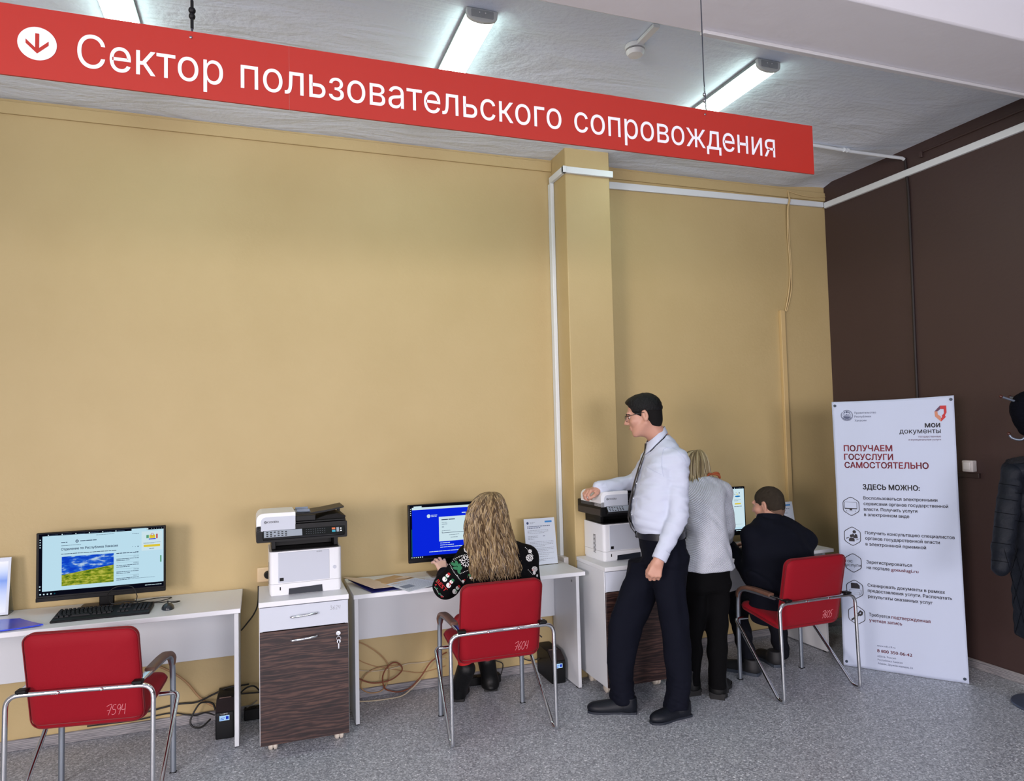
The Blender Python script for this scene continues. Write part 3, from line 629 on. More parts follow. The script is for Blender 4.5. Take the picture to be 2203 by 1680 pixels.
S.r(.2, .352, .142, .1445, 3, 3).r(.2, .2025, .142, .151, 3, 3).r(.3495, .352, .142, .151, 3, 3).lines(.2, .255, .155, 1, .01, 2, .002, 9, 3).lines(.245, .31, .128, 1, .01, 2, .002, 11, 3).lines(.255, .30, .112, 1, .01, 2, .0025, 12, 3)
for i, e in enumerate((.25, .275, .345)): S.lines(.188, e, .080-i*.013, 1, .01, 6, .004, 14+i)
S.lines(.118, .35, .031, 1, .01, 6, .004, 19)
S.mb.build('screen', SPAL, t)
t, l, r, b, tp = monitor('monitor on the right desk showing a white page, between the two people at the right', 2.792, 3.322, .817, 1.166, 4.268, 3.06)
S = Screen(l+.01, b+.005, -.0006); w = r-l-.02; hh = tp-b-.009
S.r(0, w, 0, hh, 0, 0).r(.014, w, .016, hh-.012, 1).lines(w-.08, w-.01, .004, 1, .01, 6, .004, 3).dot(w-.08, hh-.006, .004, 6)
for i in range(5): S.dot(w-.062+i*.012, hh-.006, .0014, 6)
S.r(w-.105, w-.004, .030, hh-.014, 6, 2).mb.add([(S.x0+w-.056+.024*math.cos(a*PI/8), S.y-.0006, S.z0+.252+.006*math.sin(a*PI/8)) for a in range(16)], [tuple(range(16))], 7)
S.dot(w-.060, .268, .0055, 5).dot(w-.079, .268, .0035, 2).dot(w-.041, .276, .0045, 2).dot(w-.068, .281, .0022, 2).dot(w-.047, .263, .002, 7)
S.r(w-.083, w-.030, .194, .204, 5, 3).lines(w-.088, w-.028, .226, 2, .006, 2, .0018, 2, 3).lines(w-.09, w-.022, .178, 1, .01, 2, .003, 5, 3).lines(w-.09, w-.022, .05, 1, .01, 2, .0012, 6, 3)
S.mb.build('screen', SPAL, t)

KB = mat('keyboard_black', (12, 13, 18), .5, spec=.25); KBK = mat('key_black', (14, 15, 21), .55, spec=.25)
def keyboard(label, loc, rz):
    t = thing('keyboard', label, 'keyboard', (*loc, .7352), rz, 'black keyboards on the desks')
    MB().loft([[(u, -.085, v) for u, v in ((-.22, 0), (.22, 0), (.22, .010), (-.22, .010))], [(u, .085, v) for u, v in ((-.22, 0), (.22, 0), (.22, .026), (-.22, .026))]]).build('case', KB, t, bevel=.004)
    k = None; sl = .016/.17; blocks = [MB(), MB(), MB()]
    def key(x, y, w=.0155, d=.0155):
        k = blocks[0 if x < .06 else (1 if x < .13 else 2)]; z = .0185+sl*y
        k.loft([[(x-w/2, y-d/2, z-.003), (x+w/2, y-d/2, z-.003), (x+w/2, y+d/2, z-.001), (x-w/2, y+d/2, z-.001)], [(x-w*.38, y-d*.38, z+.006), (x+w*.38, y-d*.38, z+.006), (x+w*.38, y+d*.40, z+.008), (x-w*.38, y+d*.40, z+.008)]])
    for row in range(6):
        y = .066-row*.0190-(.004 if row else 0); off = (0, 0, .004, .008, .014, 0)[row]
        if row == 5:
            for x, w in ((-.203, .02), (-.18, .018), (-.158, .018), (-.098, .095), (-.036, .018), (-.014, .018), (.008, .018), (.03, .02)): key(x, y, w)
        else:
            for i in range(13): key(-.204+off+i*.0189, y)
        for i in range(3):
            if not (row == 3 or (row == 4 and i != 1)): key(.073+i*.0189, y)
        if row:
            for i in range(4): key(.146+i*.0189, y)
    for k in blocks: k.build('key_block', KBK, t)
    return t
keyboard('black keyboard on the left desk, in front of the web page monitor', (-.766, 4.130), math.radians(-.5))
keyboard('black keyboard on the middle desk, mostly hidden by the long-haired woman', (1.215, 4.135), 0)
keyboard('black keyboard on the right desk, between the two people at the right', (2.945, 4.115), 0)
def mouse(label, loc, rz):
    t = thing('computer_mouse', label, 'mouse', (*loc, .7354), rz)
    mb = MB(); rings = []
    for i in range(9):
        s = i/8; y = -.052+.104*s; w = .031*math.sqrt(max(.02, 1-(2*s-1)**2*.86)); h = .034*(math.sin(PI*min(1, s*.9+.1))**.6)*(.75+.25*(1-s)); h = max(h, .006)
        rings.append([(w*math.cos(a), y, max(0, h*math.sin(a)) if math.sin(a) > 0 else 0) for a in [PI*k/10 for k in range(11)]]+[(w*.5, y, 0), (-w*.5, y, 0)][::-1])
    mb.loft(rings).build('shell', mat('mouse_dark_grey', (40, 46, 52), .3), t, smooth=60)
    MB().lathe([(.001, -.003), (.0075, -.003), (.0075, .003), (.001, .003)], c=(0, .028, .027), axis='x', n=14).build('wheel', BLACK, t, smooth=40)
    return t
mouse('dark grey mouse right of the keyboard on the left desk', (-.470, 4.125), math.radians(8))
CABK = mat('black_cable', (16, 16, 18), .5)
def cable(pts, r, m, label, n=8, name='cable'): return single(MB().tube(bez(pts, n), r, 8), name, m, label, 'cable', smooth=60)
z = .7395
cable([(-.463, 4.176, .752), (-.435, 4.21, .745), (-.425, 4.235, .744), (-.47, 4.25, .742), (-.62, 4.225, .755), (-.63, 4.22, .80), (-.655, 4.215, .848), (-.725, 4.2, .855), (-.765, 4.215, .82), (-.755, 4.225, .772), (-.73, 4.225, .766), (-.68, 4.235, .768), (-.56, 4.28, .742), (-.50, 4.30, .745), (-.48, 4.36, .742), (-.56, 4.37, .742), (-.64, 4.33, .744), (-.66, 4.36, .742)], .0024, CABK, 'thin black cable looping from the mouse over the keyboard on the left desk', name='mouse_cable')

# ------------------------------------------------------------------ papers, folders and stands on the desks
BLUE = mat('blue_plastic_folder', (28, 62, 214), .25, coat=.3); PAPER = mat('white_paper', (212, 219, 232), .7); KRAFT = mat('kraft_paper', (190, 156, 116), .75, vary=(20, .04)); MANILA = mat('pale_brown_card', (214, 192, 170), .7)
DZ = .7352
def sheet(mb, q, z, lift=0, n=6, th=.0006, m=0):       # a lying sheet through four corners, its edges curling up a little
    vs = []
    for zz in (0, th):
        for j in range(n+1):
            for i in range(n+1):
                u, v = i/n, j/n
                p = [(q[0][k]*(1-u)+q[1][k]*u)*(1-v)+(q[3][k]*(1-u)+q[2][k]*u)*v for k in (0, 1)]
                zc = lift*((2*u-1)**2*.5+(2*v-1)**2*.5)
                ex = [(q[a][2] if len(q[a]) > 2 else 0) for a in range(4)]
                zc += (ex[0]*(1-u)+ex[1]*u)*(1-v)+(ex[3]*(1-u)+ex[2]*u)*v
                vs.append((p[0], p[1], z+zz+zc))
    N = (n+1)**2; fs = []
    for j in range(n):
        for i in range(n):
            a = j*(n+1)+i; fs.append((a, a+n+1, a+n+2, a+1)); fs.append((N+a, N+a+1, N+a+n+2, N+a+n+1))
    e = [i for i in range(n)]
    for i in range(n):
        fs += [(i, i+1, N+i+1, N+i), (n*(n+1)+i+1, n*(n+1)+i, N+n*(n+1)+i, N+n*(n+1)+i+1), ((i+1)*(n+1), i*(n+1), N+i*(n+1), N+(i+1)*(n+1)), (i*(n+1)+n, (i+1)*(n+1)+n, N+(i+1)*(n+1)+n, N+i*(n+1)+n)]
    return mb.add(vs, fs, m)
single(sheet(MB(), [(-1.36, 4.245), (-1.150, 4.19), (-1.003, 4.012), (-1.20, 3.97)], DZ+.001, .004, 8, .006), 'folder', BLUE, 'glossy blue plastic folder on the left desk at the picture edge', 'folder', smooth=50)
single(sheet(MB(), [(.478, 4.30, .020), (.70, 4.20, .003), (.80, 4.035, 0), (.575, 3.992, .0)], DZ+.0008, 0, 8, .0022), 'folder', mat('dark_blue_folder', (30, 34, 110), .35), 'dark blue folder under the envelopes on the middle desk', 'folder', smooth=50)
single(sheet(MB(), [(.452, 4.315, .030), (.60, 4.31, .010), (.72, 4.04, .008), (.588, 4.012, .014)], DZ+.0045, .001, 8, .002), 'envelope', MANILA, 'pale brown card envelope lying lowest on the middle desk', 'envelope', smooth=50)
t = thing('envelope', 'brown kraft envelope between the card envelope and the printed sheet', 'envelope', (0, 0, DZ+.014))
sheet(MB(), [(.585, 4.235, -.002), (.765, 4.352, -.006), (.915, 4.175, -.008), (.70, 4.075, .002)], 0, .001, 8, .003).build('paper_body', KRAFT, t, smooth=50)
sheet(MB(), [(.745, 4.235, .0), (.82, 4.285, -.001), (.86, 4.245, -.001), (.80, 4.205, 0)], .0022, 0, 3, .0005).build('address_label', MANILA, t)
t = thing('printed_sheet', 'white printed sheet on top of the papers, hanging over the desk edge', 'paper', (0, 0, DZ+.0195))
PQ = [(.668, 4.085, .001), (.865, 4.215, -.006), (1.0, 4.045, -.015), (.765, 3.900, -.012)]
def pq3(u, v, e):
    q = PQ; return tuple((q[0][k]*(1-u)+q[1][k]*u)*(1-v)+(q[3][k]*(1-u)+q[2][k]*u)*v + (e if k == 2 else 0) for k in range(3))
sheet(MB(), PQ, 0, 0, 8, .0004).build('paper', PAPER, t, smooth=50)
g = MB()
def pr(u0, u1, v0, v1, m): g.quad(pq3(u0, v1, .0009), pq3(u1, v1, .0009), pq3(u1, v0, .0009), pq3(u0, v0, .0009), m)
rn = random.Random(4)
for i in range(20):
    v = .08+i*.043; u = .08
    while u < .9:
        w = rn.uniform(.02, .06)
        if not (.1 < u+w and u < .42 and .38 < v < .72): pr(u, min(u+w, .92), v, v+.014, 0)
        u += w+.012
pr(.1, .42, .42, .70, 1)
g.build('print', [mat('grey_print', (150, 160, 178), .7), mat('grey_picture_print', (128, 138, 156), .7)], t)
def stand_card(label, cx, y, w, h, wide, seed, rz=0):
    t = thing('leaflet_stand', label, 'leaflet stand', (cx, y, DZ), rz)
    ac = mat('clear_acrylic', (232, 240, 248), .05, trans=1.0)
    th = math.radians(9); up = Vector((0, math.sin(th), math.cos(th))); nn = Vector((0, -math.cos(th), math.sin(th)))
    def P(u, v, d): return Vector((u, 0, .004))+up*v+nn*d
    MB().loft([[P(-w/2, 0, d), P(w/2, 0, d), P(w/2, h, d), P(-w/2, h, d)] for d in (0, .0035)]).build('card', PAPER, t)
    b = MB(); b.box(-w/2, w/2, -.006, .085, 0, .003).loft([[(-w/2, .085, .003), (w/2, .085, .003), (w/2, .082, .006), (-w/2, .082, .006)], [P(-w/2, h*.55, -.004), P(w/2, h*.55, -.004), P(w/2, h*.55, -.006), P(-w/2, h*.55, -.006)]])
    b.build('holder', ac, t)
    g = MB()
    def R(x0, x1, z0, z1, m): g.quad(P(x0-w/2, z0, .0040), P(x1-w/2, z0, .0040), P(x1-w/2, z1, .0040), P(x0-w/2, z1, .0040), m)
    return t, g, R, P
GP = mat('fine_grey_print', (136, 142, 156), .7); NP = mat('navy_print', (52, 66, 106), .7); LB = mat('light_blue_print', (44, 132, 204), .6)
def textlines(R, x0, x1, z, n, step, th, m, seed):
    rnd = random.Random(seed)
    for i in range(n):
        x = x0; e = x1 if i < n-1 else x0+(x1-x0)*rnd.uniform(.5, .9)
        while x < e:
            ww = rnd.uniform(.006, .018); R(x, min(x+ww, e), z-i*step, z-i*step+th, m); x += ww+.003
def doc(label, cx, y, w, h, seed):
    t, g, R, P = stand_card(label, cx, y, w, h, 0, seed)
    k = w/.215
    g.add([P(.024*k-w/2+.008*math.cos(a*PI/8), h-.028+.009*math.sin(a*PI/8), .0041) for a in range(16)], [tuple(range(16))], 2)
    textlines(R, .04*k, .075*k, h-.027, 2, .006, .0025, 0, seed)
    for dz in (0,): R(.145*k, .195*k, h-.030, h-.019, 3)
    textlines(R, .02*k, .18*k, h-.053, 2, .010, .004, 2, seed+1); textlines(R, .02*k, .165*k, h-.078, 3, .009, .0022, 0, seed+2); textlines(R, .02*k, .09*k, h-.115, 3, .009, .0026, 0, seed+3); textlines(R, .125*k, .145*k, h-.118, 1, .009, .003, 2, seed+9)
    for i, nl in enumerate((4, 3, 2, 1, 2)): textlines(R, .03*k, .195*k, h-.152-[0, .042, .074, .097, .112][i], nl, .0095, .0022, 0, seed+4+i)
    textlines(R, .05*k, .105*k, .040, 1, .008, .004, 2, seed+10); textlines(R, .055*k, .115*k, .030, 2, .008, .002, 0, seed+11)
    g.build('print', [GP, GP, NP, LB], t); return t
doc('white printed notice in a stand on the middle desk, beside the pillar', 1.722, 4.285, .216, .298, 3)
doc('white notice in a stand on the right desk, behind the seated man\'s head', 3.69, 4.29, .216, .285, 8)
t, g, R, P = stand_card('blue and white leaflet in a stand at the left picture edge', -1.345, 4.335, .21, .29, 0, 5)
def grad():
    m, nt, b, tc = nodes_of('leaflet_blue_print', .5)
    sp = nt.nodes.new('ShaderNodeSeparateXYZ'); nt.links.new(tc.outputs['Generated'], sp.inputs[0])
    nt.links.new(ramp(nt, sp.outputs[2], [(.0, (226, 234, 246)), (.35, (190, 208, 240)), (.62, (110, 150, 228)), (.8, (196, 214, 242)), (1.0, (236, 240, 248))]), b.inputs['Base Color']); return m
R(.012, .198, .012, .27, 0); textlines(R, .12, .19, .035, 1, .01, .012, 1, 3)
g.build('print', [grad(), GP], t)

# ------------------------------------------------------------------ power boxes, strips and cables under the desks
UB = mat('ups_black', (8, 9, 12), .45, spec=.25); UBR = mat('ups_brown_top', (40, 30, 30), .4); LCD = emis('lit_display', (176, 214, 250), 1.1); LCDB = emis('lit_display_blue', (30, 60, 200), .9)
def ups(label, loc, rz):
    t = thing('power_supply_unit', label, 'power supply', (*loc, 0), rz, 'black backup power units on the floor')
    MB().prism([(-.0, 0), (.26, 0), (.26, .190), (.075, .190), (.0, .142), (-.004, .12)], lambda a, v, d: (d, a, v), -.047, .047).build('case', UB, t, bevel=.006)
    MB().loft([[(-.045, .0735, .1915), (.045, .0735, .1915), (.045, .0005, .146), (-.045, .0005, .146)], [(-.045, .0745, .190), (.045, .0745, .190), (.045, .0015, .1445), (-.045, .0015, .1445)]]).build('front_slope', UBR, t)
    d = MB(); d.box(-.026, .024, -.0052, -.003, .100, .126, 0)
    for i, (a, b2, c, e) in enumerate(((-.022, -.004, .104, .108), (-.02, .002, .113, .116), (.006, .02, .106, .122))): d.box(a, b2, -.0058, -.005, c, e, 1)
    d.build('display', [LCD, LCDB], t)
    MB().text('UPS', (-.02, -.0045, .131), cap=.008, width=.036, bold=.01).build('logo_lettering', WHITE, t)
    MB().box(-.032, .028, .080, .090, .1895, .1915).build('badge', mat('ups_badge', (150, 120, 112), .5), t)
    return t
ups('black power supply box with a lit display under the left desk', (-.198, 4.165), math.radians(-1))
ups('black power supply box with a lit display under the middle desk, by the side panel', (1.775, 4.185), math.radians(0))
def strip(label, x0, x1, y, z0, h, n):
    t = thing('power_strip', label, 'power strip', ((x0+x1)/2, y, z0)); hw = (x1-x0)/2
    MB().box(-hw, hw, -.028, .028, 0, h).build('case', BLACK, t, bevel=.005)
    for i in range(n): MB().lathe([(.001, h+.004), (.016, h+.004), (.019, h-.001), (.001, h-.001)], c=(-hw+.05+i*(2*hw-.1)/max(1, n-1), 0, 0), n=16).build('outlet', PBM, t, smooth=40)
    return t
strip('long black power strip on the floor behind the left cabinet', -.105, .30, 4.395, 0, .062, 5)
strip('black power strip on the floor by the seated woman\'s shoes', 1.16, 1.445, 4.39, 0, .05, 4)
cable([(-.11, 4.42, .045), (-.05, 4.36, .10), (-.035, 4.35, .115)], .003, mat('grey_cable', (120, 116, 108), .5), 'thin grey cable over the long black power strip')
cable([(-.90, 4.43, .09), (-.70, 4.43, .10), (-.47, 4.43, .128), (-.36, 4.42, .128), (-.27, 4.40, .165), (-.19, 4.38, .198), (-.13, 4.38, .20), (-.08, 4.40, .195)], .005, CABK, 'black cable rising along the wall behind the power box under the left desk')
cable([(-.28, 4.33, .055), (-.33, 4.36, .008), (-.375, 4.38, .012), (-.385, 4.39, .05), (-.345, 4.40, .12), (-.31, 4.38, .135), (-.27, 4.36, .13), (-.255, 4.34, .10)], .005, CABK, 'black cable looped on the floor left of the power box')
cable([(-.90, 4.43, .08), (-.66, 4.43, .075), (-.5, 4.43, .085), (-.40, 4.43, .06), (-.36, 4.42, .055), (-.31, 4.40, .07), (-.26, 4.37, .06)], .004, CABK, 'black cable lying along the skirting left of the power box')
cable([(-.15, 4.38, .13), (-.10, 4.36, .185), (-.055, 4.36, .195), (-.025, 4.37, .165), (-.022, 4.39, .145), (-.07, 4.40, .143), (-.16, 4.40, .15)], .0045, CABK, 'black cable arching between the left desk and the left cabinet')
cable([(-.12, 4.42, .50), (-.09, 4.44, .53), (-.05, 4.45, .58), (-.028, 4.45, .64), (-.025, 4.447, .74)], .004, CABK, 'black cable from the wall socket down behind the left desk')
CT = mat('tan_cable', (168, 132, 92), .55); CR = mat('red_brown_cable', (120, 60, 32), .55); CW = mat('pale_cable', (190, 176, 150), .55)
cable([(-.66, 4.44, .40), (-.52, 4.44, .33), (-.42, 4.44, .25), (-.35, 4.44, .155), (-.30, 4.43, .11), (-.25, 4.40, .09)], .006, CT, 'tan cable sagging down the wall under the left desk')
cable([(.51, 4.412, .17), (.56, 4.412, .125), (.64, 4.405, .095), (.74, 4.405, .10), (.80, 4.405, .135), (.812, 4.405, .165), (.785, 4.412, .195), (.745, 4.412, .195), (.705, 4.405, .16), (.69, 4.405, .115), (.70, 4.405, .06), (.73, 4.41, .035), (.79, 4.40, .022), (.86, 4.405, .035), (.93, 4.412, .09), (1.0, 4.412, .175), (1.1, 4.412, .22)], .0042, CR, 'red brown cable coiled on the wall under the middle desk')
cable([(.51, 4.44, .36), (.58, 4.44, .33), (.65, 4.44, .28), (.71, 4.44, .22), (.735, 4.44, .16), (.73, 4.435, .09), (.69, 4.43, .035), (.62, 4.43, .03), (.57, 4.43, .06), (.565, 4.43, .10), (.60, 4.43, .15), (.68, 4.435, .175), (.80, 4.44, .17)], .0035, CT, 'thin tan cable hanging in a loop under the middle desk')
cable([(.51, 4.455, .27), (.57, 4.455, .22), (.65, 4.455, .18), (.73, 4.455, .155), (.85, 4.455, .12), (.95, 4.455, .10), (1.1, 4.455, .12)], .003, CT, 'thin tan cable crossing behind the coil under the middle desk')
cable([(.51, 4.446, .185), (.58, 4.446, .165), (.66, 4.446, .152), (.76, 4.446, .155), (.86, 4.446, .17), (.95, 4.446, .165), (1.1, 4.446, .17)], .0035, CW, 'pale cable running across the wall under the middle desk')
cable([(.51, 4.40, .006), (.60, 4.37, .005), (.70, 4.36, .005), (.80, 4.37, .006), (.87, 4.40, .03), (.93, 4.42, .07)], .0042, CW, 'pale cable lying on the floor along the skirting under the middle desk')
cable([(1.45, 4.38, .04), (1.47, 4.40, .10), (1.42, 4.42, .13), (1.55, 4.43, .14), (1.66, 4.42, .09), (1.73, 4.40, .10)], .0035, CABK, 'black cable from the power strip to the power box under the middle desk')
cable([(1.60, 4.44, .62), (1.61, 4.44, .50), (1.66, 4.44, .36), (1.72, 4.43, .27), (1.755, 4.41, .232)], .004, CABK, 'black cable hanging from the middle desk to the power box')
cable([(2.03, 4.447, .80), (2.0, 4.445, .77), (1.975, 4.445, .74), (1.95, 4.44, .70), (1.94, 4.435, .64)], .003, mat('cable_dark_grey', (70, 64, 58), .5), 'thin cable between the pillar trunking and the right printer')
# ------------------------------------------------------------------ body kit: smooth solids on a voxel grid
CAMP = np.array([0, 0, CAM_Z]); AX = [np.array(_r), np.array(_u), np.array(_f)]
def ray(px, py): return (AX[0]*(px-1101.5)-AX[1]*(py-840))/1503.08+AX[2]
def at(px, py, Y): d = ray(px, py); return CAMP+d*(Y/d[1])
def sec(pl, pr, py, Y, ry, pyr=None):      # a horizontal body section seen between two outline points, at depth Y
    a, b = at(pl, py, Y), at(pr, py if pyr is None else pyr, Y); c = (a+b)/2; v = np.array([c[0], c[1]]); v /= np.linalg.norm(v)
    w = (b[0]-a[0])/2*v[1]; rx = math.sqrt(max(w*w-(v[0]*ry)**2, .0009))/v[1]
    return (c[2], c[0], c[1], rx, ry)
class SDF:
    def __init__(s, h=.005): s.h = h; s.p = []
    def cap(s, a, b, ra, rb, k=.02, op='+'):
        a, b = np.array(a, float), np.array(b, float); r = max(ra, rb)
        s.p.append(('cap', op, k, np.minimum(a, b)-r, np.maximum(a, b)+r, (a, b, ra, rb))); return s
    def chain(s, pts, rad, k=.02, op='+'):
        for i in range(len(pts)-1): s.cap(pts[i], pts[i+1], rad[i], rad[i+1], k, op)
        return s
    def ell(s, c, r, k=.02, R=None, op='+'):
        c = np.array(c, float); R = np.eye(3) if R is None else np.array(R, float); m = np.abs(R)@np.array(r)
        s.p.append(('ell', op, k, c-m, c+m, (c, np.array(r, float), R))); return s
    def stack(s, secs, k=.02, op='+', yaw=0.0, end=.02):      # sections (z, cx, cy, rx, ry), near-upright
        q = np.array(sorted(secs)); lo = np.array([(q[:, 1]-np.maximum(q[:, 3], q[:, 4])).min(), (q[:, 2]-np.maximum(q[:, 3], q[:, 4])).min(), q[0, 0]-.01])
        hi = np.array([(q[:, 1]+np.maximum(q[:, 3], q[:, 4])).max(), (q[:, 2]+np.maximum(q[:, 3], q[:, 4])).max(), q[-1, 0]+.01])
        s.p.append(('stk', op, k, lo, hi, (q, yaw, end))); return s
    def cut(s, p, n, k=.004): s.p.append(('cut', '*', k, None, None, (np.array(p, float), np.array(n, float)/np.linalg.norm(n)))); return s
    def dist(s, kind, prm, x, y, z):
        if kind == 'cap':
            a, b, ra, rb = prm; d = b-a; L = d@d+1e-12
            t = np.clip(((x-a[0])*d[0]+(y-a[1])*d[1]+(z-a[2])*d[2])/L, 0, 1)
            return np.sqrt((x-a[0]-t*d[0])**2+(y-a[1]-t*d[1])**2+(z-a[2]-t*d[2])**2)-(ra+(rb-ra)*t)
        if kind == 'ell':
            c, r, R = prm; u, v, w = x-c[0], y-c[1], z-c[2]
            l = [R[0, i]*u+R[1, i]*v+R[2, i]*w for i in range(3)]
            k0 = np.sqrt(sum((l[i]/r[i])**2 for i in range(3)))+1e-9; k1 = np.sqrt(sum((l[i]/r[i]**2)**2 for i in range(3)))+1e-9
            return k0*(k0-1)/k1
        if kind == 'stk':
            q, yaw, end = prm; zz = z.ravel(); f = []
            for j in range(1, 5):
                v = np.interp(zz, q[:, 0], q[:, j]); e = (q[-1, 0]-q[0, 0])/len(q)*.35
                v = (np.interp(zz-e, q[:, 0], q[:, j])+2*v+np.interp(zz+e, q[:, 0], q[:, j]))/4; f.append(v.reshape(z.shape))
            cx, cy, rx, ry = f; u, v = x-cx, y-cy
            if yaw: u, v = u*math.cos(yaw)+v*math.sin(yaw), -u*math.sin(yaw)+v*math.cos(yaw)
            d = (np.sqrt((u/rx)**2+(v/ry)**2)-1)*np.minimum(rx, ry)
            e = np.maximum(q[0, 0]-z, z-q[-1, 0])
            dd, ee = d+end, e+end
            return np.minimum(np.maximum(dd, ee), 0)+np.sqrt(np.maximum(dd, 0)**2+np.maximum(ee, 0)**2)-end
    def grid(s, disp=None):
        P = [p for p in s.p if p[1] == '+']; h = s.h; m = .03
        lo = np.min([p[3] for p in P], axis=0)-m; hi = np.max([p[4] for p in P], axis=0)+m
        n = np.ceil((hi-lo)/h).astype(int)+1; ax = [(lo[i]+h*np.arange(n[i])).astype(np.float32) for i in range(3)]
        D = np.full(tuple(n), 1.0, np.float32)
        for kind, op, k, a, b, prm in s.p:
            if op == '*':
                p0, nn = prm; d = (ax[0][:, None, None]-p0[0])*nn[0]+(ax[1][None, :, None]-p0[1])*nn[1]+(ax[2][None, None, :]-p0[2])*nn[2]
                D = np.maximum(D, d.astype(np.float32)); continue
            mg = k+4*h; i0 = np.clip(((a-mg-lo)/h).astype(int), 0, n-1); i1 = np.clip(((b+mg-lo)/h).astype(int)+2, 1, n)
            if np.any(i1 <= i0): continue
            sl = tuple(slice(i0[i], i1[i]) for i in range(3))
            d = s.dist(kind, prm, ax[0][sl[0]][:, None, None], ax[1][sl[1]][None, :, None], ax[2][sl[2]][None, None, :]).astype(np.float32)
            E = D[sl]
            if op == '+':
                hh = np.maximum(k-np.abs(E-d), 0)/k; D[sl] = np.minimum(E, d)-hh*hh*k*.25
            else:
                hh = np.maximum(k-np.abs(E+d), 0)/k; D[sl] = np.maximum(E, -d)+hh*hh*k*.25
        if disp is not None: D = D+disp(ax[0][:, None, None], ax[1][None, :, None], ax[2][None, None, :]).astype(np.float32)
        D[0] = D[-1] = 1; D[:, 0] = D[:, -1] = 1; D[:, :, 0] = D[:, :, -1] = 1
        return D, lo
    def mesh(s, name, m, parent=None, disp=None, smooth=2):
        D, lo = s.grid(disp); h = s.h; S = D < 0; A = None
        for dx in (0, 1):
            for dy in (0, 1):
                for dz in (0, 1):
                    c = S[dx:S.shape[0]-1+dx, dy:S.shape[1]-1+dy, dz:S.shape[2]-1+dz].astype(np.int8); A = c if A is None else A+c
        I = np.argwhere((A > 0) & (A < 8)); idx = np.full(A.shape, -1, np.int32); idx[tuple(I.T)] = np.arange(len(I))
        acc = np.zeros((len(I), 3)); cnt = np.zeros(len(I))
        cs = [(0, 0, 0), (1, 0, 0), (0, 1, 0), (1, 1, 0), (0, 0, 1), (1, 0, 1), (0, 1, 1), (1, 1, 1)]
        V = [D[I[:, 0]+c[0], I[:, 1]+c[1], I[:, 2]+c[2]] for c in cs]
        for a, b in ((0, 1), (2, 3), (4, 5), (6, 7), (0, 2), (1, 3), (4, 6), (5, 7), (0, 4), (1, 5), (2, 6), (3, 7)):
            x = (V[a] < 0) != (V[b] < 0); t = np.where(x, V[a]/np.where(x, V[a]-V[b], 1), 0)
            pt = np.array(cs[a])[None]+t[:, None]*(np.array(cs[b])-np.array(cs[a]))[None]; acc += np.where(x[:, None], pt, 0); cnt += x
        P = lo+h*(I+acc/np.maximum(cnt, 1)[:, None]); F = []
        for axn in range(3):
            o1, o2 = [(1, 2), (2, 0), (0, 1)][axn]; a = [slice(None)]*3; b = [slice(None)]*3; a[axn] = slice(0, -1); b[axn] = slice(1, None)
            E = np.argwhere(S[tuple(a)] != S[tuple(b)]); fl = S[tuple(a)][tuple(E.T)]
            u = np.zeros(3, int); v = np.zeros(3, int); u[o1] = 1; v[o2] = 1
            q = np.stack([idx[tuple((E-u-v).T)], idx[tuple((E-v).T)], idx[tuple(E.T)], idx[tuple((E-u).T)]], 1)
            q[~fl] = q[~fl][:, ::-1]; F.append(q)
        F = np.concatenate(F)
        ed = np.concatenate([F[:, [0, 1]], F[:, [1, 2]], F[:, [2, 3]], F[:, [3, 0]]])
        for _ in range(smooth):
            sm = np.zeros_like(P); ct = np.zeros(len(P))
            for c in range(3): sm[:, c] = np.bincount(ed[:, 0], P[ed[:, 1], c], len(P))+np.bincount(ed[:, 1], P[ed[:, 0], c], len(P))
            ct = np.bincount(ed[:, 0], minlength=len(P))+np.bincount(ed[:, 1], minlength=len(P)); P = P*.5+.5*sm/np.maximum(ct, 1)[:, None]
        me = bpy.data.meshes.new(name); me.vertices.add(len(P)); me.vertices.foreach_set('co', P.astype(np.float32).ravel())
        me.loops.add(F.size); me.loops.foreach_set('vertex_index', F.astype(np.int32).ravel())
        me.polygons.add(len(F)); me.polygons.foreach_set('loop_start', np.arange(0, F.size, 4, dtype=np.int32))
        me.update(calc_edges=True); me.validate(); me.polygons.foreach_set('use_smooth', [True]*len(me.polygons))
        me.materials.append(m); o = bpy.data.objects.new(name, me); COL.objects.link(o)
        if parent: o.parent = parent
        o['_bvh'] = 0; del o['_bvh']; return o
def folds(seed, amp, lam, stretch=(1, 1, 1), n=7, mask=None):
    rn = np.random.RandomState(seed); K = rn.normal(size=(n, 3)); K /= np.linalg.norm(K, axis=1)[:, None]
    K = K*np.array(stretch)*(2*PI/lam)*rn.uniform(.6, 1.5, (n, 1)); ph = rn.uniform(0, 6.3, n); am = rn.uniform(.5, 1, n)
    def f(x, y, z):
        w = .25*lam*np.sin((x+y*.7+z*.4)*2*PI/(lam*2.7)+seed); d = 0
        for i in range(n): d = d+am[i]*np.sin(K[i, 0]*(x+w)+K[i, 1]*(y-w)+K[i, 2]*(z+w*.6)+ph[i])
        d = d*amp/math.sqrt(n)
        return d if mask is None else d*mask(x, y, z)
    return f
def bvh_of(*obs):
    vs, fs = [], []
    for o in obs:
        k = len(vs); vs += [tuple(v.co) for v in o.data.vertices]; fs += [tuple(i+k for i in p.vertices) for p in o.data.polygons]
    return BVHTree.FromPolygons(vs, fs)
def hit(T, px, py, off=.0015):
    d = Vector(ray(px, py)).normalized(); loc, n, i, t = T.ray_cast(Vector(CAMP), d)
    if loc is None: return None
    if n.dot(d) > 0: n = -n
    return loc+n*off
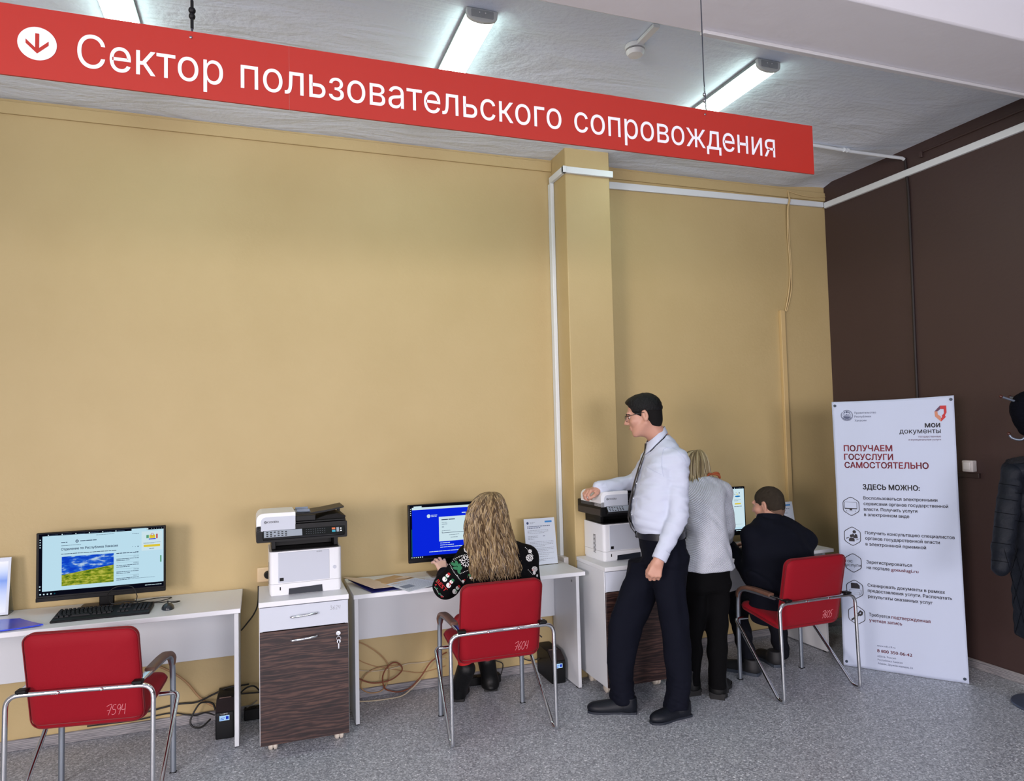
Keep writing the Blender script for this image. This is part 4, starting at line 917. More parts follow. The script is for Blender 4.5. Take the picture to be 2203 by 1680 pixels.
def on_cloth(T, mb, polys, m=0, off=.0015):      # lay flat patches (outlines in picture points) on the cloth surface they cover
    for po in polys:
        P = [hit(T, x, y, off) for x, y in po]
        if any(p is None for p in P): continue
        c = Vector((0, 0, 0))
        for p in P: c += p/len(P)
        if max((p-c).length for p in P) > .12: continue
        cc = hit(T, sum(x for x, y in po)/len(po), sum(y for x, y in po)/len(po), off) or c
        n = len(P); mb.add(P+[cc], [(i, (i+1) % n, n) for i in range(n)], m)
def line_on(T, mb, pts, r, m=0, off=.0008, n=5, sub=4):
    P = []
    for i in range(len(pts)-1):
        for k in range(sub): t = k/sub; P.append(hit(T, pts[i][0]*(1-t)+pts[i+1][0]*t, pts[i][1]*(1-t)+pts[i+1][1]*t, off))
    P.append(hit(T, *pts[-1], off)); run = []
    for p in P+[None]:
        if p is None or (run and (p-run[-1]).length > .06):
            if len(run) > 1: mb.tube(run, r, n, m=m)
            run = [] if p is None else [p]
        else: run.append(p)
def frame(fwd, tilt_down=0.0, roll=0.0):      # columns: x (the person's right), y forward, z up
    f = Vector((fwd[0], fwd[1], 0)).normalized(); z = Vector((0, 0, 1)); r = f.cross(z)
    f2 = f*math.cos(tilt_down)-z*math.sin(tilt_down); u2 = z*math.cos(tilt_down)+f*math.sin(tilt_down)
    r2 = r*math.cos(roll)+u2*math.sin(roll); u3 = u2*math.cos(roll)-r*math.sin(roll)
    return np.array([r2, f2, u3]).T
def head(S, c, R, k=1.0, male=True, neck=None):
    c = np.array(c); L = lambda *p: c+R@(np.array(p)*k)
    def e(p, r, kk=.012, op='+', rot=None): S.ell(L(*p), np.array(r)*k, kk*k, R if rot is None else R@rot, op)
    e((0, -.012, .036), (.076, .096, .084)); e((0, .034, -.028), (.062, .060, .088), .02); e((0, .040, -.080), (.044, .042, .032), .02)
    e((0, .074, -.099), (.019, .015, .015), .015)
    for s in (-1, 1):
        S.cap(L(s*.060, .0, -.045), L(s*.022, .066, -.094), .017*k, .017*k, .02*k); e((s*.042, .062, -.022), (.024, .024, .022), .02)
    S.cap(L(-.034, .083, .026), L(.034, .083, .026), .013*k, .013*k, .012*k)
    for s in (-1, 1): e((s*.033, .096, .004), (.017, .012, .010), .010, '-')
    S.cap(L(0, .088, .020), L(0, .110, -.022), .0075*k, .0110*k, .008*k); e((0, .112, -.028), (.0115, .0105, .0095), .006)
    for s in (-1, 1): e((s*.012, .101, -.031), (.008, .011, .008), .006)
    S.cap(L(-.020, .091, -.056), L(.020, .091, -.056), .0055*k, .0055*k, .006*k); S.cap(L(-.005, .094, -.055), L(.005, .094, -.055), .005*k, .005*k, .006*k)
    S.cap(L(-.015, .089, -.069), L(.015, .089, -.069), .0065*k, .0065*k, .006*k)
    S.cap(L(-.020, .102, -.0625), L(.020, .102, -.0625), .0022*k, .0022*k, .002*k, '-')
    for s in (-1, 1):
        a = .28*s; rot = np.array([[math.cos(a), -math.sin(a), 0], [math.sin(a), math.cos(a), 0], [0, 0, 1]])
        e((s*.079, -.008, -.004), (.008, .019, .032), .005, '+', rot); e((s*.077, -.004, -.026), (.007, .010, .011), .006)
        e((s*.0865, -.004, .002), (.006, .009, .018), .004, '-', rot)
    n0 = L(0, -.018, -.06); n1 = np.array(neck) if neck is not None else L(0, -.04, -.17)
    S.cap(n0, n1, .056*k, .062*k, .03*k)
    return L
def hand(S, w, ax_f, ax_n, side, k=1.0, curl=(.5, .5, .5, .5), spread=.10, thumb=(.75, .35), kk=.006):
    """w wrist, ax_f towards the fingertips, ax_n out of the back of the hand, side +1: the thumb lies along ax_f x ax_n"""
    w = np.array(w, float); f = np.array(ax_f, float); f /= np.linalg.norm(f); n = np.array(ax_n, float); n -= f*(n@f); n /= np.linalg.norm(n); t = np.cross(f, n)*side
    P = lambda a, b, c: w+(f*a+t*b+n*c)*k
    for b, e in ((.026, .030), (.009, .012), (-.009, -.008), (-.026, -.027)): S.cap(P(.004, b*.6, 0), P(.086-.010*abs(e-.01)/.03, e, .003), .0145*k, .0115*k, .010*k)
    S.cap(P(-.05, 0, 0), P(.01, 0, 0), .025*k, .024*k, .02*k)
    for i, (b, L) in enumerate(((.030, .072), (.011, .080), (-.009, .074), (-.028, .058))):
        base = P(.088-.010*abs(b-.01)/.03, b, .002); a = curl[i]; sp = spread*(1.4, .3, -.6, -1.6)[i]; pts = [base]; ang = .15+a*.5; rad = [.0098*k]
        d0 = f*math.cos(sp)+t*math.sin(sp)
        for j, fr in enumerate((.46, .30, .24)):
            d = d0*math.cos(ang)-n*math.sin(ang); pts.append(pts[-1]+d*L*fr*k); ang += a*(1.15, .9, 0)[j]; rad.append((.0088, .0080, .0070)[j]*k)
        S.chain(pts, rad, kk*k)
    a, b = thumb; p0 = P(.018, .022, -.006); p1 = P(.045, .022+.035*a, -.014-.012*b); p2 = P(.073, .026+.042*a, -.022-.02*b); p3 = P(.096, .024+.042*a, -.026-.03*b)
    S.chain([p0, p1, p2, p3], [.0155*k, .0125*k, .0105*k, .0085*k], .008*k)
SKIN = mat('skin', (190, 142, 122), .48, bump=(300, .05)); SKINP = mat('pale_skin', (218, 178, 162), .48, bump=(300, .05))
# ------------------------------------------------------------------ people
def V3(*p): return np.array(p, float)
def shoe(S, heel, toe, w=.042, high=.055, k=.015):
    h, t = V3(*heel, 0), V3(*toe, 0); d = (t-h)/np.linalg.norm(t-h); s = np.array([-d[1], d[0], 0]); L = np.linalg.norm(t-h); R = np.array([s, d, [0, 0, 1]]).T
    S.ell(h+d*.038+V3(0, 0, .035), (w*.84, .042, high), .02, R); S.ell(h+d*L*.42+V3(0, 0, .03), (w*.86, L*.30, .045), .03, R); S.ell(h+d*(L-.075)+V3(0, 0, .026), (w, .078, .036), .03, R)
    return h+d*.055, d, R
def sole(mb, heel, toe, w, z0, z1, grow=.0):
    h, t = V3(*heel, 0), V3(*toe, 0); d = (t-h)/np.linalg.norm(t-h); s = np.array([-d[1], d[0], 0]); L = np.linalg.norm(t-h); o = []
    for u, a in ((-grow, .25), (.0, .6), (.02, .82), (.10, .88), (.30, .80), (.45, .78), (.62, .96), (.75, 1.04), (.88, .92), (.97, .6), (1.0, .3)):
        o.append((h+d*L*u, (w+grow)*a))
    ring = [c+s*a for c, a in o]+[c-s*a for c, a in o[::-1]]
    mb.loft([[p+V3(0, 0, z) for p in ring] for z in (z0, z1)]); return mb
# ---- standing man in a white shirt
NAVY = mat('navy_trouser_cloth', (8, 11, 24), .85, spec=.15, bump=(600, .1)); SHIRT = mat('white_shirt_cotton', (192, 199, 217), .78, spec=.25, bump=(500, .08)); DBLUE = mat('black_blue_leather', (14, 18, 27), .5, spec=.3, bump=(120, .1))
HAIRK = mat('black_hair', (9, 9, 11), .5, spec=.25, bump=(260, .5)); TIEC = mat('dark_tie_silk', (14, 17, 30), .5); LENS = mat('glasses_frame', (16, 16, 20), .3); SEAM = mat('shirt_seam', (176, 184, 208), .8); BELT = mat('belt_leather', (18, 20, 30), .4)
FB = np.array([-.93, .365, 0]); FB /= np.linalg.norm(FB); LB_ = np.array([-FB[1], FB[0], 0]); YAWB = math.atan2(-FB[1], -FB[0])
TOR = [(.86, 2.185, 3.56, .118, .178), (.93, 2.182, 3.56, .127, .182), (1.0, 2.172, 3.56, .128, .178), (1.06, 2.148, 3.56, .146, .175), (1.13, 2.142, 3.56, .150, .172), (1.22, 2.157, 3.56, .142, .175), (1.32, 2.182, 3.565, .130, .184), (1.40, 2.198, 3.57, .118, .188), (1.46, 2.208, 3.578, .100, .172), (1.51, 2.212, 3.585, .082, .120), (1.555, 2.205, 3.587, .066, .074)]
lsh, lel, lwr = at(1457, 990, 3.43), at(1459, 1110, 3.37), at(1421, 1196, 3.36)
rsh, rel, rwr = V3(2.245, 3.745, 1.425), V3(2.245, 3.955, 1.275), at(1289, 1049, 3.93)
RH = frame((-.86, .51), .20); hc = at(1385, 893, 3.60)
B = SDF(.004)
HL = head(B, hc, RH, 1.0, True, neck=V3(2.208, 3.587, 1.54))
B.stack([(z, x, y, a-.024, b-.024) for z, x, y, a, b in TOR], .03, yaw=YAWB)
B.chain([lsh, lel, lwr], [.048, .040, .028], .03).chain([rsh, rel, rwr], [.048, .040, .028], .03)
hand(B, lwr+(lwr-lel)/np.linalg.norm(lwr-lel)*.03, at(1406, 1250, 3.37)-lwr, (-.35, -.9, .1), 1, .98, (1.5, 1.35, 1.3, 1.25), .05, (.2, .9))
hand(B, rwr+V3(0, 0, -.004), (-.96, -.10, -.16), (-.15, 0, 1), -1, .98, (1.0, .95, .85, .8), .10, (.5, .3))
RL = [(1352, 1428, 1205, 3.635, .088), (1340, 1420, 1255, 3.65, .085), (1320, 1408, 1303, 3.665, .08), (1310, 1388, 1340, 3.675, .078), (1307, 1373, 1388, 3.68, .075), (1307, 1361, 1444, 3.675, .072), (1311, 1364, 1496, 3.66, .075), (1312, 1365, 1508, 3.66, .075)]
LL = [(1398, 1483, 1195, 3.49, .09), (1402, 1477, 1240, 3.475, .088), (1409, 1476, 1290, 3.465, .085), (1420, 1482, 1345, 3.46, .082), (1427, 1488, 1400, 3.455, .078), (1433, 1489, 1444, 3.455, .075), (1434, 1484, 1489, 3.455, .075), (1426, 1483, 1522, 3.455, .078)]
RL, LL = [sec(*q) for q in RL], [sec(*q) for q in LL]
def thin(ss, k=.62): return [(z, x, y, a*k, b*k) for z, x, y, a, b in ss]
B.stack(thin(RL), .02).stack(thin(LL), .02)
man = tag(B.mesh('person', SKIN, None), 'man standing in white shirt, dark tie and navy trousers, hand on the right printer', 'person')
S = SDF(.0045)
S.stack([q for q in TOR if q[0] > 1.03]+[(1.012, 2.166, 3.56, .130, .176)], .03, yaw=YAWB)
S.cap(V3(2.215, 3.58, 1.515), lsh, .055, .066, .05).cap(V3(2.215, 3.58, 1.515), rsh, .055, .062, .05)
S.chain([lsh, lel, lwr], [.064, .056, .040], .014).chain([rsh, rel, rwr], [.066, .054, .040], .03)
dl = (lwr-lel)/np.linalg.norm(lwr-lel); dr_ = (rwr-rel)/np.linalg.norm(rwr-rel)
S.cut(lwr+dl*.018, dl, .002)
f1 = folds(3, .0052, .12, (.7, .7, 1.8)); f2 = folds(8, .0022, .055, (.6, .6, 1.7))
Bp, Fp = Vector(at(1429, 921, 3.585)), Vector(at(1391, 955, 3.60)); cc = (Bp+Fp)/2; ca = (Bp-Fp)/2; cl = Vector(LB_)*.066
cn = ca.cross(cl).normalized(); cn = cn if cn.z > 0 else -cn
S.cut(np.array(cc)-np.array(cn)*.012, cn, .002)
shirt = S.mesh('shirt', SHIRT, man, lambda x, y, z: f1(x, y, z)+f2(x, y, z), 1)
for (w, d, el, ra) in ((lwr, dl, lel, .0425), (rwr, dr_, rel, .041)):
    q = MB(); a = Vector(w-d*.035); b = Vector(w+d*.022)
    q.tube([a, a+(b-a)*.06, b-(b-a)*.04, b, b-(b-a)*.02], [ra-.004, ra, ra-.0015, ra-.003, ra-.012], 28); q.build('cuff', SHIRT, man, smooth=50)
# collar and tie
ring = []
for i in range(33):
    a = 2*PI*i/32+PI+.06*0; ring.append(cc+ca*math.cos(a)+cl*math.sin(a))
col = MB(); rin, rtop, rout = [], [], []
for i, p in enumerate(ring[:-1]):
    f = .5-.5*math.cos(2*PI*i/32); o = (p-cc); tip = max(0, 1-abs(min(i, 32-i)-1.5)/3.0)
    rin.append(p+Vector((0, 0, -.030))+o*-.02); rtop.append(p+Vector((0, 0, .010))); rout.append(p+o*(.30+.10*f)+Vector((0, 0, -.036-.016*tip)))
TS = bvh_of(shirt); band = []
for i, p in enumerate(rout):
    loc, n, _, _ = TS.find_nearest(p); q = (p-cc).normalized(); n = n if n.dot(q) > 0 else -n
    band.append(loc+n*.001+Vector((0, 0, -.002))); rout[i] = loc+n*.005+Vector((0, 0, .002))
mids = []
for t_ in (.33, .66):
    row = []
    for a_, b_ in zip([p+(p-cc)*.05 for p in rtop], rout):
        q = a_*(1-t_)+b_*t_; loc, n, _, _ = TS.find_nearest(q); n = n if n.dot(q-cc) > 0 else -n
        row.append(q if (q-loc).dot(n) > .006 else loc+n*.006)
    mids.append(row)
g = len(rin); vs = rin+rtop+[p+(p-cc)*.05 for p in rtop]+mids[0]+mids[1]+rout; fs = []
for k in range(5):
    for i in range(g-1): fs.append((k*g+i, k*g+i+1, (k+1)*g+i+1, (k+1)*g+i))
col.add(vs, fs); co = col.build('collar', SHIRT, shirt, smooth=60); sm = co.modifiers.new('thick', 'SOLIDIFY'); sm.thickness = .0018
co.parent = man
tie = MB()
tie.tube(band[3:-3], .0034, 6)
prof = [(1.515, .017, .010), (1.490, .020, .014), (1.470, .013, .010), (1.44, .018, .010), (1.38, .023, .012), (1.30, .028, .014), (1.20, .033, .012), (1.10, .038, .012), (1.045, .040, .012), (1.01, .022, .010), (.992, .002, .009)]
rg = []
for z, w, e in prof:
    q = TOR[-1]
    v = [np.interp(z, [a[0] for a in TOR], [a[j] for a in TOR]) for j in (1, 2, 3)]
    p = V3(v[0], v[1], z)+FB*(v[2]+e)
    if z > 1.46: p = np.array(Fp)+FB*(.006+.10*(1.53-z))+V3(0, 0, z-1.512)
    rg.append([p+LB_*u*w+FB*t for u, t in ((-1, -.001), (-.5, .002), (0, .0035), (.5, .002), (1, -.001), (0, -.003))])
tie.loft(rg).build('tie', TIEC, man, smooth=60)
# belt, trousers, shoes
bs = [np.interp(1.01, [a[0] for a in TOR], [a[j] for a in TOR]) for j in (1, 2, 3, 4)]
def ring_at(z, g): return [V3(bs[0], bs[1], z)+FB*(bs[2]+g)*math.cos(a)+LB_*(bs[3]+g)*math.sin(a) for a in [2*PI*k/48 for k in range(48)]]
be = MB().loft([ring_at(.990, .006), ring_at(.992, .0085), ring_at(1.028, .0085), ring_at(1.030, .006)], cap=True).build('belt', BELT, man, smooth=40)
bp = V3(bs[0], bs[1], 1.010)+FB*(bs[2]+.0095)+LB_*.02
MB().tube([bp+LB_*u+V3(0, 0, v) for u, v in rrect(-.024, .024, -.019, .019, .006, 3)], .0025, 6, close=True).build('buckle', mat('dark_steel', (92, 96, 104), .3, 1.0), be, smooth=60)
T = SDF(.005)
T.stack([(.85, 2.185, 3.56, .115, .175), (.90, 2.186, 3.56, .124, .184), (.95, 2.182, 3.56, .130, .184), (1.0, 2.172, 3.56, .131, .181), (1.022, 2.168, 3.56, .130, .179)], .04, yaw=YAWB)
T.stack(RL, .05, end=.006).stack(LL, .05, end=.006)
T.cut((0, 0, 1.022), (0, 0, 1))
f3 = folds(11, .0045, .16, (1.2, 1.2, .7)); f4 = folds(5, .003, .06, (1, 1, 1.5))
trs = T.mesh('trousers', NAVY, man, lambda x, y, z: f3(x, y, z)+f4(x, y, z)*np.clip((.35-z)*4, .25, 1.2), 1)
for nm, he, to in (('shoe', (2.005, 3.606), (1.752, 3.725)), ('shoe', (2.262, 3.468), (1.998, 3.440))):
    S = SDF(.004); c, d, R = shoe(S, he, to, .046, .062); S.cap(c+V3(0, 0, .05), c+V3(0, 0, .09)-d*.01, .040, .042, .03); S.cut((0, 0, .010), (0, 0, -1)); S.cut((0, 0, .088), (0, 0, 1))
    so = S.mesh(nm, DBLUE, man, None, 2)
    sole(MB(), he, to, .0435, 0, .0125).build('sole', mat('dark_sole', (26, 32, 44), .6), so, smooth=40)
# hair, brows, eye, glasses
def E(S, L, R, p, r, k=.008, op='+'): S.ell(L(*p), r, k, R, op)
def mans_hair(th):
    H = SDF(.003)
    E(H, HL, RH, (0, -.014, .038), (.0775+th, .0975+th, .086+th)); E(H, HL, RH, (0, -.046, -.03), (.064+th, .054+th, .066+th), .03); E(H, HL, RH, (0, .040, .082), (.052+th, .048+th, .026+th*1.4), .03)
    E(H, HL, RH, (0, .128, .004), (.13, .078, .098), .006, '-'); E(H, HL, RH, (0, .062, -.078), (.12, .085, .075), .006, '-')
    for s in (-1, 1): E(H, HL, RH, (s*.085, -.006, -.012), (.030, .024, .042), .004, '-'); E(H, HL, RH, (s*.09, .034, -.035), (.05, .045, .03), .004, '-')
    H.cut(HL(0, -.06, -.080), RH@V3(0, .45, -1), .004); return H
fh = folds(4, .0014, .016, (1, 1, .5))
hs = mans_hair(.0025).mesh('hair', mat('clipped_black_hair', (17, 15, 15), .7, spec=.2, bump=(500, .5)), man, None, 1)
H = mans_hair(.0052); H.cut(HL(0, 0, .022), RH@V3(0, .12, -1)); H.mesh('hair_top', HAIRK, hs, fh, 1)
for s in (-1, 1):
    MB().tube(bez([HL(s*.018, .098, .020), HL(s*.036, .094, .026), HL(s*.054, .076, .020)], 4), [.002, .003, .0035, .0035, .0035, .003, .0025, .002, .0015], 6).build('eyebrow', HAIRK, man, smooth=60)
    e = MB().ell(HL(s*.033, .080, .003), (.0095,)*3, 16, 10).build('eye', mat('shaded_eye_white', (176, 160, 152), .25), man, smooth=60)  # white of the eye darkened: the shadow over it is in its colour
    MB().ell(HL(s*.034, .0855, .0005), (.0062, .005, .005), 12, 8).build('iris', mat('dark_iris', (30, 20, 16), .2), e, smooth=60)
    MB().tube([HL(s*.019, .093, .008), HL(s*.033, .0985, .0115), HL(s*.047, .089, .007)], [.002, .003, .002], 6).build('eyelid', SKIN, e, smooth=60)
gl = MB()
for s in (-1, 1):
    gl.tube([HL(s*.034+u, .110-abs(s*.034+u)*.18, .002+v) for u, v in rrect(-.025, .025, -.017, .015, .011, 4)], .0013, 6, close=True)
    gl.tube([HL(s*.034-.025, .1045, .017), HL(s*.034, .104, .017), HL(s*.034+.025, .1, .017)], .0018, 6)
    gl.tube([HL(s*.059, .100, .014), HL(s*.073, .085, .014), HL(s*.082, .0, .016), HL(s*.081, -.018, .006)], .0018, 6)
gl.tube([HL(-.009, .1095, .004), HL(0, .112, .007), HL(.009, .1095, .004)], .0013, 6)
gl.build('glasses', LENS, man, smooth=60)
MB().tube([HL(-.021, .1005, -.0625), HL(0, .1035, -.062), HL(.021, .1005, -.0625)], .0016, 6).build('mouth_line', mat('lip_shadow_skin', (150, 92, 84), .5), man, smooth=60)
sl = MB()
line_on(TS, sl, [(1427, 967), (1434, 963), (1446, 963), (1458, 969), (1470, 983), (1480, 1003)], .0011); line_on(TS, sl, [(1427, 967), (1424, 985), (1424, 1005), (1427, 1025)], .0011)
line_on(TS, sl, [(1405, 970), (1388, 985), (1380, 1010), (1376, 1040), (1370, 1075), (1366, 1110), (1365, 1130)], .0008)
line_on(TS, sl, [(1390, 1003), (1405, 1012), (1423, 1021)], .0009); sl.build('seam', SEAM, shirt, smooth=60)
bt = MB()
for x, y in ((1376, 1010), (1370, 1040), (1363, 1072), (1360, 1107)):
    p = hit(TS, x, y, .001)
    if p: bt.ell(p, (.005, .005, .005), 10, 6)
bt.build('button', mat('shirt_button', (206, 210, 222), .3), shirt, smooth=60)
# ---- standing woman in a white ribbed jacket, leaning towards the right desk
def ribbed(name, rgb):
    m, nt, b, tc = nodes_of(name, .75); b.inputs['Base Color'].default_value = (*lin(rgb), 1)
    w = tex(nt, 'Wave', mapping(nt, tc.outputs['Object'], (1, .35, 1), (0, .62, 0)), Scale=40.0, Distortion=1.2, Detail=1.0, wave_type='BANDS', bands_direction='Z')
    w2 = tex(nt, 'Wave', mapping(nt, tc.outputs['Object'], (1, .35, 1), (0, -.7, 0)), Scale=40.0, Distortion=1.0, Detail=1.0, wave_type='BANDS', bands_direction='Z')
    ad = nt.nodes.new('ShaderNodeMath'); ad.operation = 'MULTIPLY_ADD'; ad.inputs[1].default_value = .4; nt.links.new(w2.outputs['Fac'], ad.inputs[0]); nt.links.new(w.outputs['Fac'], ad.inputs[2])
    bump_to(nt, b, ad.outputs[0], .8, .004); return m
BLKC = mat('black_trouser_cloth', (5, 5, 7), .9, spec=.12); BOOT = mat('black_boot_leather', (10, 11, 13), .5, spec=.3, bump=(90, .12)); JACK = ribbed('white_ribbed_knit', (198, 203, 215))
RW = frame((.12, .99), .42); wc = at(1501, 1012, 3.93)
B = SDF(.005); WL = head(B, wc, RW, .87, False, neck=at(1508, 1040, 3.86))
WS = [(1464, 1580, 1224, 3.66, .125), (1468, 1573, 1190, 3.66, .13), (1476, 1566, 1150, 3.67, .122), (1476, 1562, 1115, 3.69, .115), (1470, 1561, 1080, 3.74, .115), (1467, 1562, 1055, 3.79, .105), (1472, 1560, 1040, 3.83, .09), (1486, 1540, 1030, 3.86, .06)]
wsh, wel, wwr = at(1553, 1060, 3.82), at(1563, 1130, 3.84), at(1562, 1158, 4.03)
vsh, vel, vwr = at(1476, 1060, 3.82), at(1470, 1130, 3.86), at(1500, 1158, 4.05)
wst = [sec(*q) for q in WS]
B.stack([(z, x, y, a-.02, b-.02) for z, x, y, a, b in wst], .03)
for a, b, c in ((wsh, wel, wwr), (vsh, vel, vwr)): B.chain([a, b, c], [.042, .034, .025], .03)
hand(B, wwr+V3(0, .03, -.01), (-.1, 1, -.2), (0, .2, 1), -1, .88, (.3, .3, .3, .35), .08); hand(B, vwr+V3(0, .03, -.01), (.1, 1, -.2), (0, .2, 1), 1, .88, (.3, .3, .3, .35), .08)
WR = [sec(*q) for q in ((1508, 1571, 1250, 3.65, .10), (1514, 1569, 1300, 3.64, .085), (1519, 1567, 1350, 3.63, .07), (1522, 1564, 1420, 3.615, .06), (1524, 1561, 1478, 3.60, .058))]
WL_ = [sec(*q) for q in ((1468, 1524, 1250, 3.68, .10), (1472, 1518, 1300, 3.695, .085), (1474, 1514, 1350, 3.70, .07), (1475, 1508, 1420, 3.71, .06), (1475, 1506, 1470, 3.715, .055))]
B.stack(thin([sec(*q) for q in ((1468, 1572, 1215, 3.66, .115), (1469, 1571, 1240, 3.66, .115), (1471, 1570, 1265, 3.66, .11))], .7), .02).stack(thin(WR), .02).stack(thin(WL_), .02)
wom = tag(B.mesh('person', SKINP, None), 'fair-haired woman in white ribbed jacket and black trousers, seen from behind', 'person')
S = SDF(.005); S.stack(wst, .03, end=.008)
S.cap(at(1520, 1042, 3.84), wsh, .05, .058, .05).cap(at(1505, 1042, 3.84), vsh, .05, .058, .05)
for a, b, c in ((wsh, wel, wwr), (vsh, vel, vwr)): S.chain([a, b, c], [.062, .052, .046], .03)
S.cut(wst[0] and (0, wwr[1]+.02, 0), (0, 1, 0))
fj = folds(21, .004, .13); jac = S.mesh('jacket', JACK, wom, fj, 1)
T = SDF(.005)
T.stack([sec(*q) for q in ((1468, 1572, 1215, 3.66, .115), (1469, 1571, 1240, 3.66, .115), (1471, 1570, 1265, 3.66, .11))], .04)
T.stack(WR, .03, end=.006).stack(WL_, .03, end=.006)
T.mesh('trousers', BLKC, wom, folds(9, .004, .14), 1)
for he, to in (((2.530, 3.580), (2.722, 3.770)), ((2.445, 3.675), (2.475, 3.90))):
    S = SDF(.004); c, d, R = shoe(S, he, to, .055, .085); S.cap(c+V3(0, 0, .06), c+V3(0, 0, .15)-d*.012, .052, .050, .03); S.cut((0, 0, .03), (0, 0, -1)); S.cut((0, 0, .15), (0, 0, 1))
    so = S.mesh('boot', BOOT, wom, None, 2)
    mb = sole(MB(), he, to, .057, .018, .036); h_, t_ = V3(*he, 0), V3(*to, 0); d = (t_-h_)/np.linalg.norm(t_-h_)
    sole(mb, he, tuple((h_+d*.085)[:2]), .050, 0, .019); sole(mb, tuple((h_+d*.125)[:2]), to, .052, 0, .019)
    mb.build('sole', mat('black_sole', (15, 15, 17), .7), so, smooth=40)
HB = [mat('fair_hair', (150, 134, 100), .45), mat('fair_hair_dark', (104, 90, 66), .45), mat('fair_hair_light', (188, 174, 140), .45)]
def hair_mass(parent, rows, yb, crown, n, r, wave, freq, mats, seed, flare=0, depth=.8):
    """rows: (py, left, right) outline of the hair from behind; yb: depth of its back surface per row"""
    rn = random.Random(seed); zz, cx, hw = [], [], []
    for (py, a, b), y in zip(rows, yb):
        p, q = at(a, py, y), at(b, py, y); zz.append((p[2]+q[2])/2); cx.append((p[0]+q[0])/2); hw.append((q[0]-p[0])/2)
    mb = MB(); N = len(rows); c = Vector(crown)
    def surf(t, s, inset=0.0):
        f = min(t, .9999)*(N-1); i = int(f); u = f-i; L = lambda A: A[i]*(1-u)+A[i+1]*u
        w = L(hw)-inset; w = max(w, .004); k = math.sqrt(max(0, 1-s*s)); return Vector((L(cx)+s*w, L(yb)+w*depth*(1-k)+inset, L(zz)))
    for i in range(n):
        s = math.sin(PI/2*rn.uniform(-1, 1))*.995; e = rn.uniform(.86, 1.0); ph = rn.uniform(0, 6.3); ph2 = rn.uniform(0, 6.3); fr = freq*rn.uniform(.75, 1.3); ins = rn.uniform(-.003, .013); dr = rn.uniform(-.12, .12); P = []
        K = 34
        for j in range(K):
            t = j/(K-1)*e; a = wave*min(1, t*2.2)
            p = surf(t, max(-1, min(1, s+dr*t)), ins)
            p += Vector((a*math.sin(fr*t+ph), .7*a*math.sin(fr*t*1.1+ph2), 0))
            if flare and t > .82: p += Vector(((s*1.0+.25)*flare*(t-.82)/.18, -abs(flare)*.3*(t-.82)/.18, 0))
            P.append(p)
        P = [c+(P[0]-c)*.15, c+(P[0]-c)*.6]+P
        mb.tube(P, [r*(.6 if j < 2 else (1 if j < len(P)-6 else (len(P)-j)/6.5)) for j in range(len(P))], 5, m=(i % 7 in (1, 4))*1+(i % 7 in (2, 5))*2)
    base = [[surf(t, math.sin(PI*k/12-PI/2), .010) for k in range(13)]+[surf(t, math.sin(PI/2-PI*k/8), .010)+Vector((0, .05, 0)) for k in range(9)] for t in [j/12 for j in range(12)]]
    mb.loft(base, m=1)
    return mb.build('hair', mats, parent, smooth=70)
S = SDF(.004)
wh = [(968.5, 1500, 1507), (970.5, 1494, 1514), (975, 1488, 1521), (983, 1483, 1529), (995, 1480, 1535), (1008, 1478, 1538), (1020, 1477, 1541), (1030, 1476, 1545), (1038, 1475, 1548)]
hair_mass(wom, wh, [3.935, 3.905, 3.87, 3.845, 3.825, 3.815, 3.81, 3.80, 3.785], at(1503, 968, 3.945), 360, .0035, .003, 5, HB, 5, .05)
S.ell(WL(0, .005, .026), (.066, .080, .076), .01, RW); S.mesh('hair_cap', HB[1], wom, None, 1)
sc = MB(); scc = Vector(at(1532, 1021, 3.82))
for k, (dx, dy, dz, ln) in enumerate(((.015, 0, .008, .050), (.022, -.005, -.006, .042), (-.02, -.002, .004, .035))):
    p0 = scc+Vector((-.02, 0, 0)); p1 = scc+Vector((dx+.5*ln*(1 if dx > 0 else -1)*.8, dy-.01, dz)); p2 = scc+Vector((dx+ln*(1 if dx > 0 else -1)*.75, dy, dz-.018))
    sc.tube(bez([p0, (p0+p1)/2+Vector((0, -.008, .006)), p1, p2], 5), [.005, .007, .008, .010, .011, .012, .012, .013, .013, .013, .012, .012, .011, .010, .009, .007], 8, flat=.6)
sc.build('neck_scarf', mat('orange_scarf', (164, 84, 46), .7), wom, smooth=60)

# ---- seated woman with long wavy hair and a patterned jumper
KNIT = mat('black_knit', (8, 9, 12), .9, spec=.12, bump=(350, .35)); REDT = mat('red_trousers', (176, 14, 24), .75)
RS = frame((.03, 1), .18); sc_ = at(1058, 1103, 3.795)
B = SDF(.0045); SL = head(B, sc_, RS, .93, False, neck=at(1060, 1165, 3.80))
st = [sec(*q) for q in ((1040, 1078, 1158, 3.81, .05), (1024, 1100, 1166, 3.815, .062), (1012, 1122, 1176, 3.82, .085), (1006, 1136, 1192, 3.82, .10), (1003, 1144, 1215, 3.82, .105), (1003, 1148, 1260, 3.815, .108), (1003, 1150, 1310, 3.81, .11), (1002, 1152, 1360, 3.81, .115), (1002, 1152, 1395, 3.82, .12))]
a1, a2, a3 = at(1010, 1194, 3.825), at(959, 1261, 3.855), at(958, 1237, 4.03)
b1_, b2_, b3_ = at(1135, 1196, 3.825), at(1142, 1262, 3.87), V3(1.31, 4.08, .795)
B.stack([(z, x, y, max(a-.02, .03), max(b-.02, .03)) for z, x, y, a, b in st], .03)
B.chain([a1, a2, a3], [.04, .034, .024], .03).chain([b1_, b2_, b3_], [.04, .034, .024], .03)
hand(B, a3+V3(0, .035, .004), (-.10, .72, .70), (.05, -.7, .72), 1, .92, (.75, .45, .40, .45), .24, (.5, .2)); hand(B, b3_+V3(0, .03, -.004), (-.1, 1, -.1), (0, .1, 1), -1, .88, (.4, .4, .4, .45), .1)
